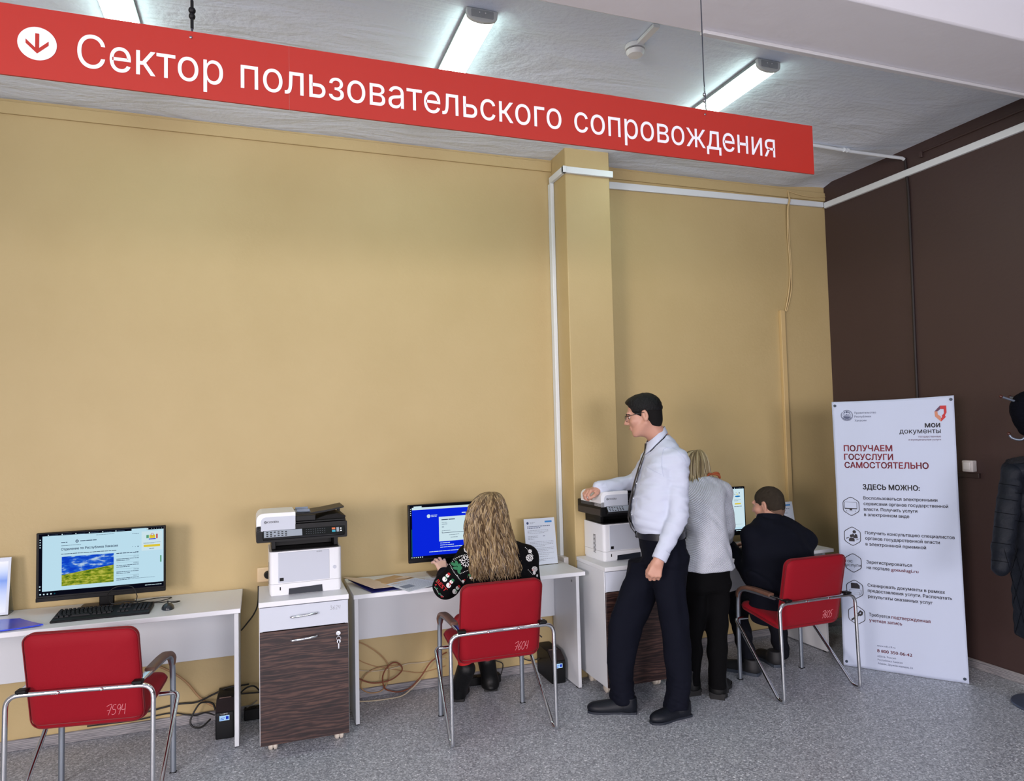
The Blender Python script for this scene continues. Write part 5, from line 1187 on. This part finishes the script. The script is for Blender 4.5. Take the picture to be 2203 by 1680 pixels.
k1, n1 = V3(1.125, 4.10, .47), at(1003, 1446, 4.10); k2, n2 = V3(1.31, 4.17, .47), at(1047, 1428, 4.26)
for a, b, c in ((V3(1.135, 3.83, .505), k1, n1), (V3(1.275, 3.83, .505), k2, n2)): B.chain([a, b, c], [.065, .045, .032], .03)
sw = tag(B.mesh('person', SKINP, None), 'woman with long wavy hair in a dark patterned jumper, seated at the middle desk', 'person')
S = SDF(.0045); S.stack(st, .03); S.cap(at(1040, 1178, 3.82), a1, .05, .055, .05).cap(at(1096, 1180, 3.82), b1_, .05, .055, .05)
S.chain([a1, a2], [.060, .066], .04).chain([a2, a3], [.064, .048], .03).chain([b1_, b2_, b3_], [.056, .058, .042], .03)
da = (a3-a2)/np.linalg.norm(a3-a2)
jum = S.mesh('jumper', KNIT, sw, folds(31, .003, .09), 1)
TJ = bvh_of(jum); PAT = [mat('white_yarn', (222, 222, 222), .85), mat('red_yarn', (176, 30, 38), .85), mat('green_yarn', (40, 112, 74), .85)]
dc = MB()
def flake(x, y, r, n=8):
    for i in range(n):
        a = PI*2*i/n+.2; ex, ey = x+r*math.cos(a), y+r*math.sin(a)
        line_on(TJ, dc, [(x+.2*r*math.cos(a), y+.2*r*math.sin(a)), (ex, ey)], .0020, 0, sub=3)
        for s in (-.6, .6): line_on(TJ, dc, [(x+.6*r*math.cos(a), y+.6*r*math.sin(a)), (x+.92*r*math.cos(a+s*.6), y+.92*r*math.sin(a+s*.6))], .0016, 0, sub=2)
def dots(pts, step, m=0, r=1.0):
    for i in range(len(pts)-1):
        (xa, ya), (xb, yb_) = pts[i], pts[i+1]; L = math.hypot(xb-xa, yb_-ya); n = max(1, int(L/step))
        for k in range(n):
            x, y = xa+(xb-xa)*k/n, ya+(yb_-ya)*k/n; on_cloth(TJ, dc, [[(x-r, y), (x, y-r), (x+r, y), (x, y+r)]], m)
def blob(x, y, rx, ry, m, n=12, rot=0.0, off=.0018):
    on_cloth(TJ, dc, [[(x+rx*math.cos(2*PI*i/n)*math.cos(rot)-ry*math.sin(2*PI*i/n)*math.sin(rot), y+rx*math.cos(2*PI*i/n)*math.sin(rot)+ry*math.sin(2*PI*i/n)*math.cos(rot)) for i in range(n)]], m, off)
def piece(nm):
    global dc
    dc.build(nm, PAT, jum); dc = MB()
for x, y, r_, n_ in ((1005, 1182, 7, 8), (1003.5, 1207, 13, 8), (990, 1205, 2, 4), (1139, 1200, 8, 8), (1150, 1224, 6, 8), (1140, 1186, 4, 6)): flake(x, y, r_, n_); piece('knitted_snowflake')
dots([(976, 1203), (990, 1196), (1016, 1190)], 3.2); dots([(974, 1208), (985, 1200), (996, 1195)], 4); dots([(968, 1214), (975, 1228), (986, 1243), (998, 1256)], 2.8); dots([(990, 1234), (1003, 1228), (1018, 1224)], 3); dots([(984, 1238), (988, 1244)], 2.5)
dots([(1130, 1178), (1141, 1188), (1148, 1198)], 3); dots([(1136, 1226), (1148, 1238)], 3); piece('knitted_band')
for x, y, r in ((974, 1213, .5), (982, 1210, 1.2), (989, 1216, 1.9), (979, 1222, .2), (987, 1226, 1.4), (991, 1222, 2.4)):      # holly leaves
    blob(x+2.0*math.cos(r), y+2.0*math.sin(r), 6.5, 3.4, 2, 10, r)
line_on(TJ, dc, [(974, 1212), (983, 1219), (985, 1230)], .0012, 2); piece('knitted_leaves')
for x, y, w, hat, sc1 in ((958, 1243, 1.0, 1, 2), (966, 1256, 1.0, 2, 1), (979, 1269, 1.0, 1, 2)):        # three knitted snowmen
    blob(x-1, y+3, 5.2, 5.6, 0); blob(x+5, y-4.5, 4.0, 4.0, 0); blob(x+8.2, y-8.0, 3.6, 2.8, hat, 10, .8, .0024); blob(x+2.2, y-.8, 3.0, 1.5, sc1, 8, .9, .0026); line_on(TJ, dc, [(x+2.5, y), (x+.5, y+5)], .0022, sc1, .002); blob(x+5.2, y-4.6, .9, .9, sc1, 6, 0, .0028); piece('knitted_snowman')
vs_, fs_ = text_mesh('BEST', .015); x0 = min(v[0] for v in vs_); x1 = max(v[0] for v in vs_)
wv = [hit(TJ, 937.5+(v[0]-x0)/(x1-x0)*20+v[1]/.73*6.2, 1251+(v[0]-x0)/(x1-x0)*22.5-v[1]/.73*5.4, .0016) for v in vs_]
dc.add([p or Vector((0, 0, 0)) for p in wv], [f for f in fs_ if all(wv[i] is not None for i in f)], 1); piece('knitted_lettering')
dots([(936, 1263), (944, 1276), (956, 1285)], 2.6); blob(940, 1266, 2.4, 2, 2); blob(946, 1277, 2.6, 2, 2); blob(938, 1258, 2, 1.6, 1); blob(951, 1283, 2.6, 1.6, 1); blob(940, 1250, 1.8, 1.4, 2)
blob(1010, 1237, 4, 2.6, 2, 8, .4); blob(1014, 1243, 3.5, 2.5, 0); blob(1017, 1234, 3, 2, 1); blob(996, 1250, 3, 3, 0); blob(999, 1247, 2, 1.6, 1); blob(1149, 1232, 3, 4, 0); blob(1146, 1226, 2.4, 2, 1); blob(1155, 1238, 1.6, 3, 0)
piece('knitted_motifs')
rows = [(1059.5, 1055, 1063), (1061, 1047, 1070), (1065, 1038, 1079), (1076, 1028, 1088), (1090, 1020, 1095), (1110, 1014.5, 1100), (1135, 1012.5, 1105), (1160, 1012.5, 1114), (1185, 1015, 1123), (1210, 1018, 1130), (1232, 1019, 1136), (1252, 1020, 1139)]
HW = [mat('wavy_hair', (122, 100, 70), .42), mat('wavy_hair_dark', (80, 62, 42), .42), mat('wavy_hair_light', (160, 138, 102), .42)]
hair_mass(sw, rows, [3.785, 3.76, 3.73, 3.70, 3.685, 3.675, 3.672, 3.675, 3.678, 3.675, 3.67, 3.665], at(1058, 1059.5, 3.80), 640, .0036, .0085, 30, HW, 7)
S = SDF(.0045); S.ell(SL(0, .004, .030), (.068, .084, .080), .01, RS); S.mesh('hair_cap', HW[1], sw, None, 1)
T = SDF(.005); T.chain([V3(1.135, 3.83, .505), k1, n1], [.085, .060, .042], .03).chain([V3(1.275, 3.83, .505), k2, n2], [.085, .060, .042], .03); T.mesh('trousers', REDT, sw, folds(2, .003, .1), 1)
for he, to, an in (((1.095, 4.155), (1.19, 4.36), n1), ((1.335, 4.235), (1.345, 4.35), n2)):
    S = SDF(.004); c, d, R = shoe(S, he, to if an is n1 else (1.36, 4.355), .046, .07); S.cap(c+V3(0, 0, .05), np.array(an)+V3(0, 0, .02), .05, .056, .03); S.cut((0, 0, .012), (0, 0, -1))
    so = S.mesh('boot', BOOT, sw, None, 2); sole(MB(), he, to if an is n1 else (1.36, 4.355), .048, 0, .016).build('sole', mat('black_sole', (15, 15, 17), .7), so, smooth=40)

# ---- seated man in a dark navy jacket
DJ = mat('dark_navy_jacket', (7, 10, 22), .85, spec=.15, bump=(400, .12)); JEAN = mat('dark_jeans', (14, 16, 24), .9, spec=.15, bump=(300, .15)); SHRT = mat('cropped_dark_hair', (56, 49, 41), .85, spec=.15, bump=(700, .6), vary=(45, .35))
RM = frame((-.42, .91), .16); mc = at(1653, 1086, 3.86)
B = SDF(.0045); ML = head(B, mc, RM, 1.0, True, neck=at(1660, 1125, 3.80))
ms = [sec(*q) for q in ((1630, 1690, 1112, 3.81, .06), (1620, 1706, 1120, 3.80, .08), (1614, 1724, 1134, 3.775, .105), (1609, 1738, 1158, 3.755, .12), (1606, 1748, 1190, 3.735, .128), (1607, 1753, 1222, 3.72, .13), (1609, 1750, 1262, 3.71, .135), (1611, 1746, 1300, 3.705, .138), (1612, 1744, 1335, 3.70, .14))]
c1, c2, c3 = at(1620, 1154, 3.77), at(1617, 1238, 3.80), V3(2.99, 4.02, .79)
e1, e2, e3 = at(1730, 1160, 3.77), V3(3.43, 3.86, .775), V3(3.24, 4.05, .79)
B.stack([(z, x, y, a-.02, b-.02) for z, x, y, a, b in ms], .03)
B.chain([c1, c2, c3], [.046, .038, .028], .03).chain([e1, e2, e3], [.046, .038, .028], .03)
hand(B, c3+V3(0, .03, -.004), (.1, 1, -.12), (0, .1, 1), 1, .96, (.4, .4, .4, .45), .1); hand(B, e3+V3(-.02, .03, -.004), (-.4, 1, -.12), (0, .1, 1), -1, .96, (.4, .4, .4, .45), .1)
kl, al = at(1583, 1296, 4.02), at(1609, 1414, 3.88); kr, ar_ = V3(3.33, 4.03, .47), at(1681, 1402, 3.93)
for a, b, c in ((V3(3.03, 3.72, .53), kl, al), (V3(3.23, 3.72, .53), kr, ar_)): B.chain([a, b, c], [.07, .05, .036], .03)
sm_ = tag(B.mesh('person', SKIN, None), 'man with cropped hair in a dark navy jacket, seated at the right desk', 'person')
S = SDF(.005); S.stack(ms, .03); S.cap(at(1645, 1128, 3.80), c1, .055, .066, .05).cap(at(1672, 1128, 3.80), e1, .055, .066, .05)
S.chain([c1, c2, c3], [.068, .060, .045], .035).chain([e1, e2, e3], [.068, .060, .045], .035); S.cut((0, 4.035, 0), (0, 1, 0))
jk = S.mesh('jacket', DJ, sm_, folds(41, .006, .13), 1)
nb = Vector(at(1656, 1112, 3.815)); cm = MB(); ro, ri = [], []
for i in range(28):
    a = 2*PI*(i+.5)/28-PI/2; u, v = math.cos(a), math.sin(a); zt = -.014*u-.5*v*.03
    ro.append((nb+Vector((u*.098-.004, v*.082, -.030)), nb+Vector((u*.082-.004, v*.068-.002, .014+zt))))
    ri.append((nb+Vector((u*.074-.004, v*.060, .012+zt)), nb+Vector((u*.076-.004, v*.062, -.03))))
cm.loft([[q[0] for q in ro], [q[1] for q in ro], [q[0] for q in ri], [q[1] for q in ri]], cap=False).build('collar', DJ, sm_, smooth=60)
T = SDF(.005); T.chain([V3(3.03, 3.72, .535), kl, al], [.092, .068, .052], .03).chain([V3(3.23, 3.72, .535), kr, ar_], [.092, .068, .052], .03); T.mesh('trousers', JEAN, sm_, folds(13, .005, .09), 1)
for he, to in (((3.02, 3.80), (2.88, 4.04)), ((3.235, 3.865), (3.27, 4.13))):
    S = SDF(.004); c, d, R = shoe(S, he, to, .05, .065); S.cap(c+V3(0, 0, .05), c+V3(0, 0, .10), .046, .048, .03); S.cut((0, 0, .018), (0, 0, -1)); S.cut((0, 0, .10), (0, 0, 1))
    so = S.mesh('shoe', mat('dark_shoe', (20, 21, 25), .6), sm_, None, 2); sole(MB(), he, to, .052, 0, .02).build('sole', mat('grey_blue_sole', (52, 60, 72), .65), so, smooth=40)
HR = SDF(.003); E(HR, ML, RM, (0, -.013, .037), (.0785, .0985, .086)); E(HR, ML, RM, (0, -.050, -.020), (.064, .056, .055), .03)
E(HR, ML, RM, (0, .110, -.03), (.12, .064, .105), .004, '-'); E(HR, ML, RM, (0, .045, -.08), (.12, .08, .07), .004, '-')
for s in (-1, 1): E(HR, ML, RM, (s*.086, -.006, -.014), (.028, .024, .042), .004, '-')
HR.cut(ML(0, -.06, -.075), RM@V3(0, .35, -1), .004); hm = HR.mesh('hair', SHRT, sm_, folds(6, .001, .02), 1)
HF = SDF(.003); E(HF, ML, RM, (0, -.013, .036), (.0768, .0968, .0845)); E(HF, ML, RM, (0, -.048, -.035), (.0615, .054, .060), .03)
E(HF, ML, RM, (0, .116, -.03), (.12, .064, .105), .004, '-'); E(HF, ML, RM, (0, .045, -.09), (.12, .07, .07), .004, '-'); HF.cut(ML(0, -.06, -.092), RM@V3(0, .3, -1), .004)
for s in (-1, 1): E(HF, ML, RM, (s*.086, -.004, -.014), (.026, .022, .040), .004, '-')
HF.mesh('hair_fade', mat('clipped_nape_hair', (112, 86, 70), .8, bump=(700, .5), vary=(60, .2)), hm, None, 1)
for s in (-1, 1):
    e = MB().ell(ML(s*.033, .072, .003), (.0105,)*3, 16, 10).build('eye', mat('shaded_eye_white', (176, 160, 152), .25), sm_, smooth=60)
    MB().ell(ML(s*.033, .080, .003), (.005, .005, .005), 12, 8).build('iris', mat('dark_iris', (30, 20, 16), .2), e, smooth=60)
# ------------------------------------------------------------------ standing banner
BAN = mat('banner_fabric', (188, 198, 220), .65); INKD = mat('banner_black', (24, 20, 30), .6); INKM = mat('banner_maroon', (126, 18, 44), .6); INKG = mat('banner_grey_blue', (74, 84, 112), .6)
INKR = mat('banner_red', (186, 36, 40), .6); INKT = mat('banner_tan', (196, 128, 100), .6); INKP = mat('banner_plum', (92, 52, 78), .6)
bt = thing('standing_banner', 'tall white fabric banner with red and black lettering standing before the brown wall', 'banner', (3.640, 3.730, 0), math.atan2(-.7834, .6215))
BWd, BH = .702, 1.758
g = MB(); nx, nz = 40, 90; vs = []
def bdep(u, z):      # gentle waves of the stretched fabric, drawn in at the four eyelets
    d = .004*math.sin(u*9+z*1.3)+.002*math.sin(u*23-z*4)
    for cx, cz in ((.02, .03), (.682, .03), (.02, 1.735), (.682, 1.735)):
        dx, dz = u-cx, z-cz; r = math.hypot(dx, dz); a = math.atan2(dz, dx); d += .004*math.sin(a*14)*math.exp(-r/.09)*min(1, r/.02)
    return d
for j in range(nz+1):
    for i in range(nx+1):
        u, v = i/nx, j/nz; e = .0035*math.sin(v*PI); x = BWd*u+(e if u < .02 else (-e if u > .98 else 0)); z = .002+v*(BH-.002+.016*u-.006*math.sin(u*PI)); vs.append((x, bdep(x, z), z))
fs = [(j*(nx+1)+i, j*(nx+1)+i+1, (j+1)*(nx+1)+i+1, (j+1)*(nx+1)+i) for j in range(nz) for i in range(nx)]
bo = g.add(vs, fs).build('banner_sheet', BAN, bt, smooth=80); sm = bo.modifiers.new('thick', 'SOLIDIFY'); sm.thickness = .0012; sm.offset = -1
for cx, cz in ((.019, .031), (.680, .027), (.019, 1.731), (.686, 1.749)):
    MB().lathe([(.0035, -.0035), (.0085, -.003), (.0095, .001), (.0035, .001)], c=(cx, bdep(cx, cz), cz), axis='y', n=20).build('eyelet', mat('dark_eyelet', (44, 58, 74), .5, .2), bt, smooth=50)
st = MB(); c0 = Vector((.351, .04, .80))
for cx, cz in ((.019, .031), (.680, .027), (.019, 1.731), (.686, 1.749)): st.tube([c0, Vector((cx, .018, cz))], .005, 8)
st.tube([c0, Vector((.351, .30, .012))], .007, 8); st.ell(c0, (.03, .015, .03), 12, 8); st.build('stand_frame', mat('black_rod', (20, 20, 22), .4), bt, smooth=60)
class Print:
    def __init__(s): s.mb = MB()
    def P(s, u, z, e=.0011): return Vector((u, bdep(u, z)-e-.0006, z))
    def text(s, t, u, z, w, cap, m, bold=0, align='L'):
        vs, fs = text_mesh(t, bold); x0 = min(v[0] for v in vs); x1 = max(v[0] for v in vs); sx = w/(x1-x0); sy = cap/.73
        u0 = u-w if align == 'R' else u
        s.mb.add([s.P(u0+(v[0]-x0)*sx, z+v[1]*sy) for v in vs], fs, m); return s
    def poly(s, pts, m): s.mb.add([s.P(*p) for p in pts], [tuple(range(len(pts)))], m); return s
    def ring(s, pts, w, m):
        c = (sum(p[0] for p in pts)/len(pts), sum(p[1] for p in pts)/len(pts)); n = len(pts)
        inn = []
        for x, z in pts: r = math.hypot(x-c[0], z-c[1]); k = 1-w/r; inn.append((c[0]+(x-c[0])*k, c[1]+(z-c[1])*k))
        s.mb.add([s.P(*p) for p in pts+inn], [(i, (i+1) % n, n+(i+1) % n, n+i) for i in range(n)], m); return s
    def disc(s, u, z, r, m, a0=0, a1=2*PI, n=24): return s.poly([(u+r*math.cos(a0+(a1-a0)*i/n), z+r*math.sin(a0+(a1-a0)*i/n)) for i in range(n)], m)
def arc(u, z, r, n=32): return [(u+r*math.cos(2*PI*i/n), z+r*math.sin(2*PI*i/n)) for i in range(n)]
p = Print()      # state emblem and its name
p.ring(arc(.090, 1.664, .037), .0022, 0).ring(arc(.090, 1.664, .033, 28), .0014, 0).ring(arc(.090, 1.664, .024), .0016, 0)
for i in range(13): a = -2.6+i*.17; p.disc(.090+.0285*math.cos(a), 1.664+.0285*math.sin(a), .0026, 0, n=8)
p.disc(.090, 1.662, .0205, 0, PI*1.02, PI*1.98, 20).poly([(.072, 1.664), (.078, 1.672), (.084, 1.668), (.090, 1.675), (.096, 1.667), (.103, 1.672), (.108, 1.664)], 0)
p.poly(rrect(.0845, .0955, 1.681, 1.693, .001, 1), 0).poly([(.070, 1.678), (.076, 1.690), (.080, 1.688), (.075, 1.676)], 0).poly([(.110, 1.678), (.104, 1.690), (.100, 1.688), (.105, 1.676)], 0)
p.mb.build('emblem', INKG, bt)
p = Print()
p.text('Правительство', .136, 1.6735, .129, .0135, 0).text('Республики', .136, 1.6485, .098, .0135, 0).text('Хакасии', .136, 1.6225, .070, .0135, 0)
p.mb.build('small_heading', INKG, bt)
p = Print()      # service logo: a folded page forming a heart
p.poly([(.594, 1.676), (.625, 1.712), (.626, 1.690), (.612, 1.677)], 0).poly([(.625, 1.712), (.659, 1.712), (.659, 1.668), (.647, 1.646), (.634, 1.636), (.634, 1.650), (.645, 1.664), (.645, 1.690), (.626, 1.691)], 1)
p.poly([(.594, 1.676), (.610, 1.676), (.612, 1.656), (.627, 1.644), (.627, 1.611), (.596, 1.645)], 2).poly([(.627, 1.611), (.628, 1.634), (.636, 1.640), (.650, 1.650), (.654, 1.640)], 1)
p.mb.build('logo', [INKP, INKR, INKT], bt)
p = Print()
p.text('мои', .6215, 1.5765, .084, .0345, 0, .026, 'R').text('документы', .6225, 1.5395, .228, .0315, 0, .004, 'R').text('государственные', .622, 1.5125, .122, .0125, 1, 0, 'R').text('и муниципальные услуги', .621, 1.4935, .177, .0125, 1, 0, 'R')
p.mb.build('logo_lettering', [INKD, INKP], bt)
p = Print()
p.text('ПОЛУЧАЕМ', .0615, 1.4255, .288, .039, 0, .027).text('ГОСУСЛУГИ', .0615, 1.3685, .290, .039, 0, .027).text('САМОСТОЯТЕЛЬНО', .0615, 1.3140, .486, .039, 0, .027)
p.mb.build('heading', INKM, bt)
p = Print(); p.text('ЗДЕСЬ МОЖНО:', .165, 1.1745, .327, .033, 0, .03).mb.build('subheading', INKD, bt)
for nm, rows in (('paragraph', (('Воспользоваться электронными', 1.1075, .419), ('сервисами органов государственной', 1.0705, .475), ('власти. Получить услуги', 1.0345, .306), ('в электронном виде', .9985, .260))),
                 ('paragraph', (('Получить консультацию специалистов', .8795, .501), ('органов государственной власти', .8435, .420), ('в электроннной приемной', .8055, .344))),
                 ('paragraph', (('Зарегистрироваться', .6885, .261), ('на портале ', .6525, .133))),
                 ('paragraph', (('Сканировать документы в рамках', .5375, .434), ('предоставления услуги. Распечатать', .5025, .469), ('результаты оказанных услуг', .4645, .364))),
                 ('paragraph', (('Требуется', .3465, .123),))):
    p = Print()
    for t_, z_, w_ in rows: p.text(t_, .166, z_, w_, .0205, 0, .015)
    if rows[0][0].startswith('Зар'): p.text('gosuslugi.ru', .308, .6525, .153, .0205, 1, .015)
    if rows[0][0].startswith('Треб'): p.text('подтвержденная', .296, .3465, .217, .0205, 1, .015).text('учетная запись', .166, .3105, .189, .0205, 1, .015)
    p.mb.build(nm, [INKD, INKM], bt)
p = Print()
p.text('www.mfc-19.ru', .205, .1570, .105, .0125, 0).text('8 800 350-06-42', .2045, .1200, .198, .0195, 1, .014).text('655016, Россия', .205, .0890, .105, .0120, 0).text('Республика Хакасия', .205, .0660, .142, .0120, 0).text('Абакан, Дружбы народов, 2А', .205, .0430, .199, .0120, 0)
p.mb.build('contact_lines', [INKG, INKM], bt)
def hexa(u, z, r=.066):
    c = [(u+r*.88*math.sin(a*PI/3)*1.0, z+r*math.cos(a*PI/3)) for a in range(6)]; out = []
    for i in range(6):
        a, b, d = c[i-1], c[i], c[(i+1) % 6]
        for k in range(5):
            t = k/4; q0 = (b[0]+(a[0]-b[0])*.22, b[1]+(a[1]-b[1])*.22); q1 = (b[0]+(d[0]-b[0])*.22, b[1]+(d[1]-b[1])*.22)
            out.append(tuple(q0[j]*(1-t)**2+b[j]*2*t*(1-t)+q1[j]*t*t for j in (0, 1)))
    return out
for k, (u, z) in enumerate(((.090, 1.059), (.090, .861), (.087, .685), (.089, .511), (.093, .344))):
    p = Print(); p.ring(hexa(u, z), .0042, 0)
    if k == 0: p.ring(rrect(u-.040, u+.036, z-.016, z+.028, .004, 3), .0025, 0).poly(rrect(u-.040, u+.036, z-.018, z-.012, .001, 1), 0).poly(rrect(u-.010, u+.006, z-.027, z-.018, .001, 1), 0).ring(rrect(u-.030, u+.026, z-.036, z-.027, .002, 2), .0022, 0)
    if k == 1:
        p.disc(u+.012, z+.030, .0105, 0).poly([(u-.002, z+.016), (u+.006, z+.018), (u+.012, z+.006), (u+.018, z+.018), (u+.028, z+.012), (u+.032, z-.012), (u+.006, z-.012)], 0)
        p.disc(u-.006, z+.002, .0100, 0).poly([(u-.022, z-.034), (u-.022, z-.018), (u-.014, z-.010), (u+.004, z-.010), (u+.012, z-.018), (u+.012, z-.034)], 0).poly([(u-.040, z-.014), (u-.022, z-.006), (u-.020, z-.010), (u-.036, z-.018)], 0).poly([(u+.012, z-.027), (u+.046, z-.010), (u+.030, z-.022), (u+.014, z-.026)], 0)
    if k == 2: p.text('гос', u-.046, z+.002, .042, .020, 0).text('услуги', u-.046, z-.024, .090, .020, 0)
    if k == 3: p.poly([(u-.022, z+.006), (u+.030, z+.006), (u+.030, z+.027), (u+.016, z+.042), (u-.022, z+.042)], 0).ring(rrect(u-.032, u+.038, z-.030, z-.002, .003, 2), .0022, 0).ring(rrect(u-.022, u+.030, z-.036, z-.018, .003, 2), .0018, 0)
    if k == 4: p.ring([(u+.003, z+.008), (u+.022, z+.034), (u+.040, z+.022), (u+.034, z+.002), (u+.020, z-.006)], .014, 0).poly([(u+.010, z+.004), (u+.016, z-.002), (u-.026, z-.036), (u-.034, z-.030)], 0).poly([(u-.020, z-.027), (u-.014, z-.026), (u-.028, z-.040), (u-.034, z-.034)], 0)
    p.mb.build('hexagon_icon', INKD, bt)

# ------------------------------------------------------------------ coat rack with a beanie and a quilted jacket
PX, PY = 4.150, 2.772
t = thing('coat_rack', 'metal coat rack with round grey base at the right picture edge', 'coat rack', (PX, PY, 0))
GM = mat('grey_rack_metal', (122, 132, 148), .35, .6)
MB().lathe([(.001, 0), (.168, 0), (.172, .006), (.168, .014), (.05, .022), (.001, .022)], n=48).build('base', mat('rack_base_grey', (74, 84, 104), .45, .3), t, smooth=40)
MB().lathe([(.014, .02), (.014, 1.80), (.010, 1.812), (.001, 1.812)], n=16).build('pole', GM, t, smooth=40)
tip = mat('brown_knob', (70, 34, 26), .35)
q1, q2 = Vector(at(2153, 853, 2.83))-Vector((PX, PY, 0)), Vector(at(2170, 933, 2.86))-Vector((PX, PY, 0))
for k in range(4):
    R4 = Matrix.Rotation(k*PI/2, 3, 'Z')
    for q, up in ((q1, True), (q2, False)):
        r0 = Vector((q.x, q.y, 0)).normalized()
        path = bez([r0*.012+Vector((0, 0, q.z-.06)), r0*(q.xy.length*.55)+Vector((0, 0, q.z-.027)), Vector(q)], 5) if up else bez([r0*.012+Vector((0, 0, q.z-.005)), r0*.05+Vector((0, 0, q.z-.035)), Vector((q.x, q.y, 0))*.85+Vector((0, 0, q.z-.025)), Vector(q)], 6)
        h = MB().tube([R4 @ Vector(v) for v in path], .0068, 10).build('hook', GM, t, smooth=60)
        e = R4 @ Vector(q); MB().ell(e, (.0105,)*3, 14, 10).build('knob', tip, h, smooth=60)
BEAN = mat('dark_knit_hat', (9, 11, 20), .95, spec=.1, bump=(180, .5)); QUILT = mat('dark_blue_quilted_nylon', (14, 20, 30), .62, spec=.25, bump=(70, .25)); FUR = mat('dark_lining', (12, 14, 22), .95, bump=(90, .9))
S = SDF(.005); hp = at(2214, 888, 2.78); S.ell(hp+V3(0, 0, .015), (.098, .09, .115), .03).ell(hp+V3(.015, 0, -.08), (.068, .07, .06), .04)
tag(S.mesh('beanie', BEAN, None, folds(5, .003, .06), 2), 'dark knitted beanie hung on top of the coat rack', 'hat')
qd = lambda x, y, z: .0045*np.abs(np.sin((z+.012*np.sin(x*9))*PI/.085))*-1
S = SDF(.005); jc = lambda px, py: at(px, py, 2.80)
S.stack([sec(*q) for q in ((2185, 2262, 990, 2.80, .05), (2168, 2280, 1015, 2.80, .07), (2172, 2278, 1060, 2.80, .085), (2178, 2275, 1120, 2.80, .095), (2174, 2278, 1200, 2.80, .105), (2176, 2278, 1280, 2.80, .11), (2184, 2278, 1375, 2.80, .11))], .03)
S.chain([jc(2178, 1018), jc(2167, 1100), jc(2158, 1180), jc(2153, 1222)], [.052, .054, .050, .043], .012)
S.chain([jc(2268, 1018), jc(2280, 1100), jc(2286, 1222)], [.06, .062, .05], .012)
jk2 = tag(S.mesh('quilted_jacket', QUILT, None, lambda x, y, z: qd(x, y, z)+folds(17, .003, .09)(x, y, z), 1), 'dark blue quilted hooded jacket hanging on the coat rack', 'jacket')
S = SDF(.005); S.ell(jc(2208, 1010), (.145, .11, .068), .02).ell(jc(2205, 990)+V3(0, -.02, .02), (.105, .085, .055), .015, None, '-'); S.mesh('hood', QUILT, jk2, folds(3, .003, .07), 2)
S = SDF(.005); S.ell(jc(2206, 996)+V3(0, 0, .0), (.112, .085, .040), .01); S.mesh('hood_lining', FUR, jk2, folds(9, .004, .03), 1)
TQ = bvh_of(jk2); qs = MB(); QS = mat('quilt_seam', (6, 8, 14), .8, spec=.1)
for y0, y1, xa, xb in ((1040, 1046, 2150, 2192), (1071, 1078, 2146, 2190), (1101, 1108, 2141, 2187), (1132, 1140, 2137, 2182), (1166, 1172, 2133, 2176), (1204, 1210, 2130, 2170)):
    line_on(TQ, qs, [(xa+(xb-xa)*k/8, y0+(y1-y0)*k/8) for k in range(9)], .0016, sub=2)
for k in range(7): line_on(TQ, qs, [(2160+k*22+u*60, 1180+u*220) for u in [i/14 for i in range(15)]], .0013, sub=2); line_on(TQ, qs, [(2190+k*22-u*60, 1180+u*220) for u in [i/14 for i in range(15)]], .0013, sub=2)
for y in (1060, 1120): line_on(TQ, qs, [(2184+k*3, y+k*.4) for k in range(12)], .0016, sub=2)
qs.build('quilting_seam', QS, jk2, smooth=60)
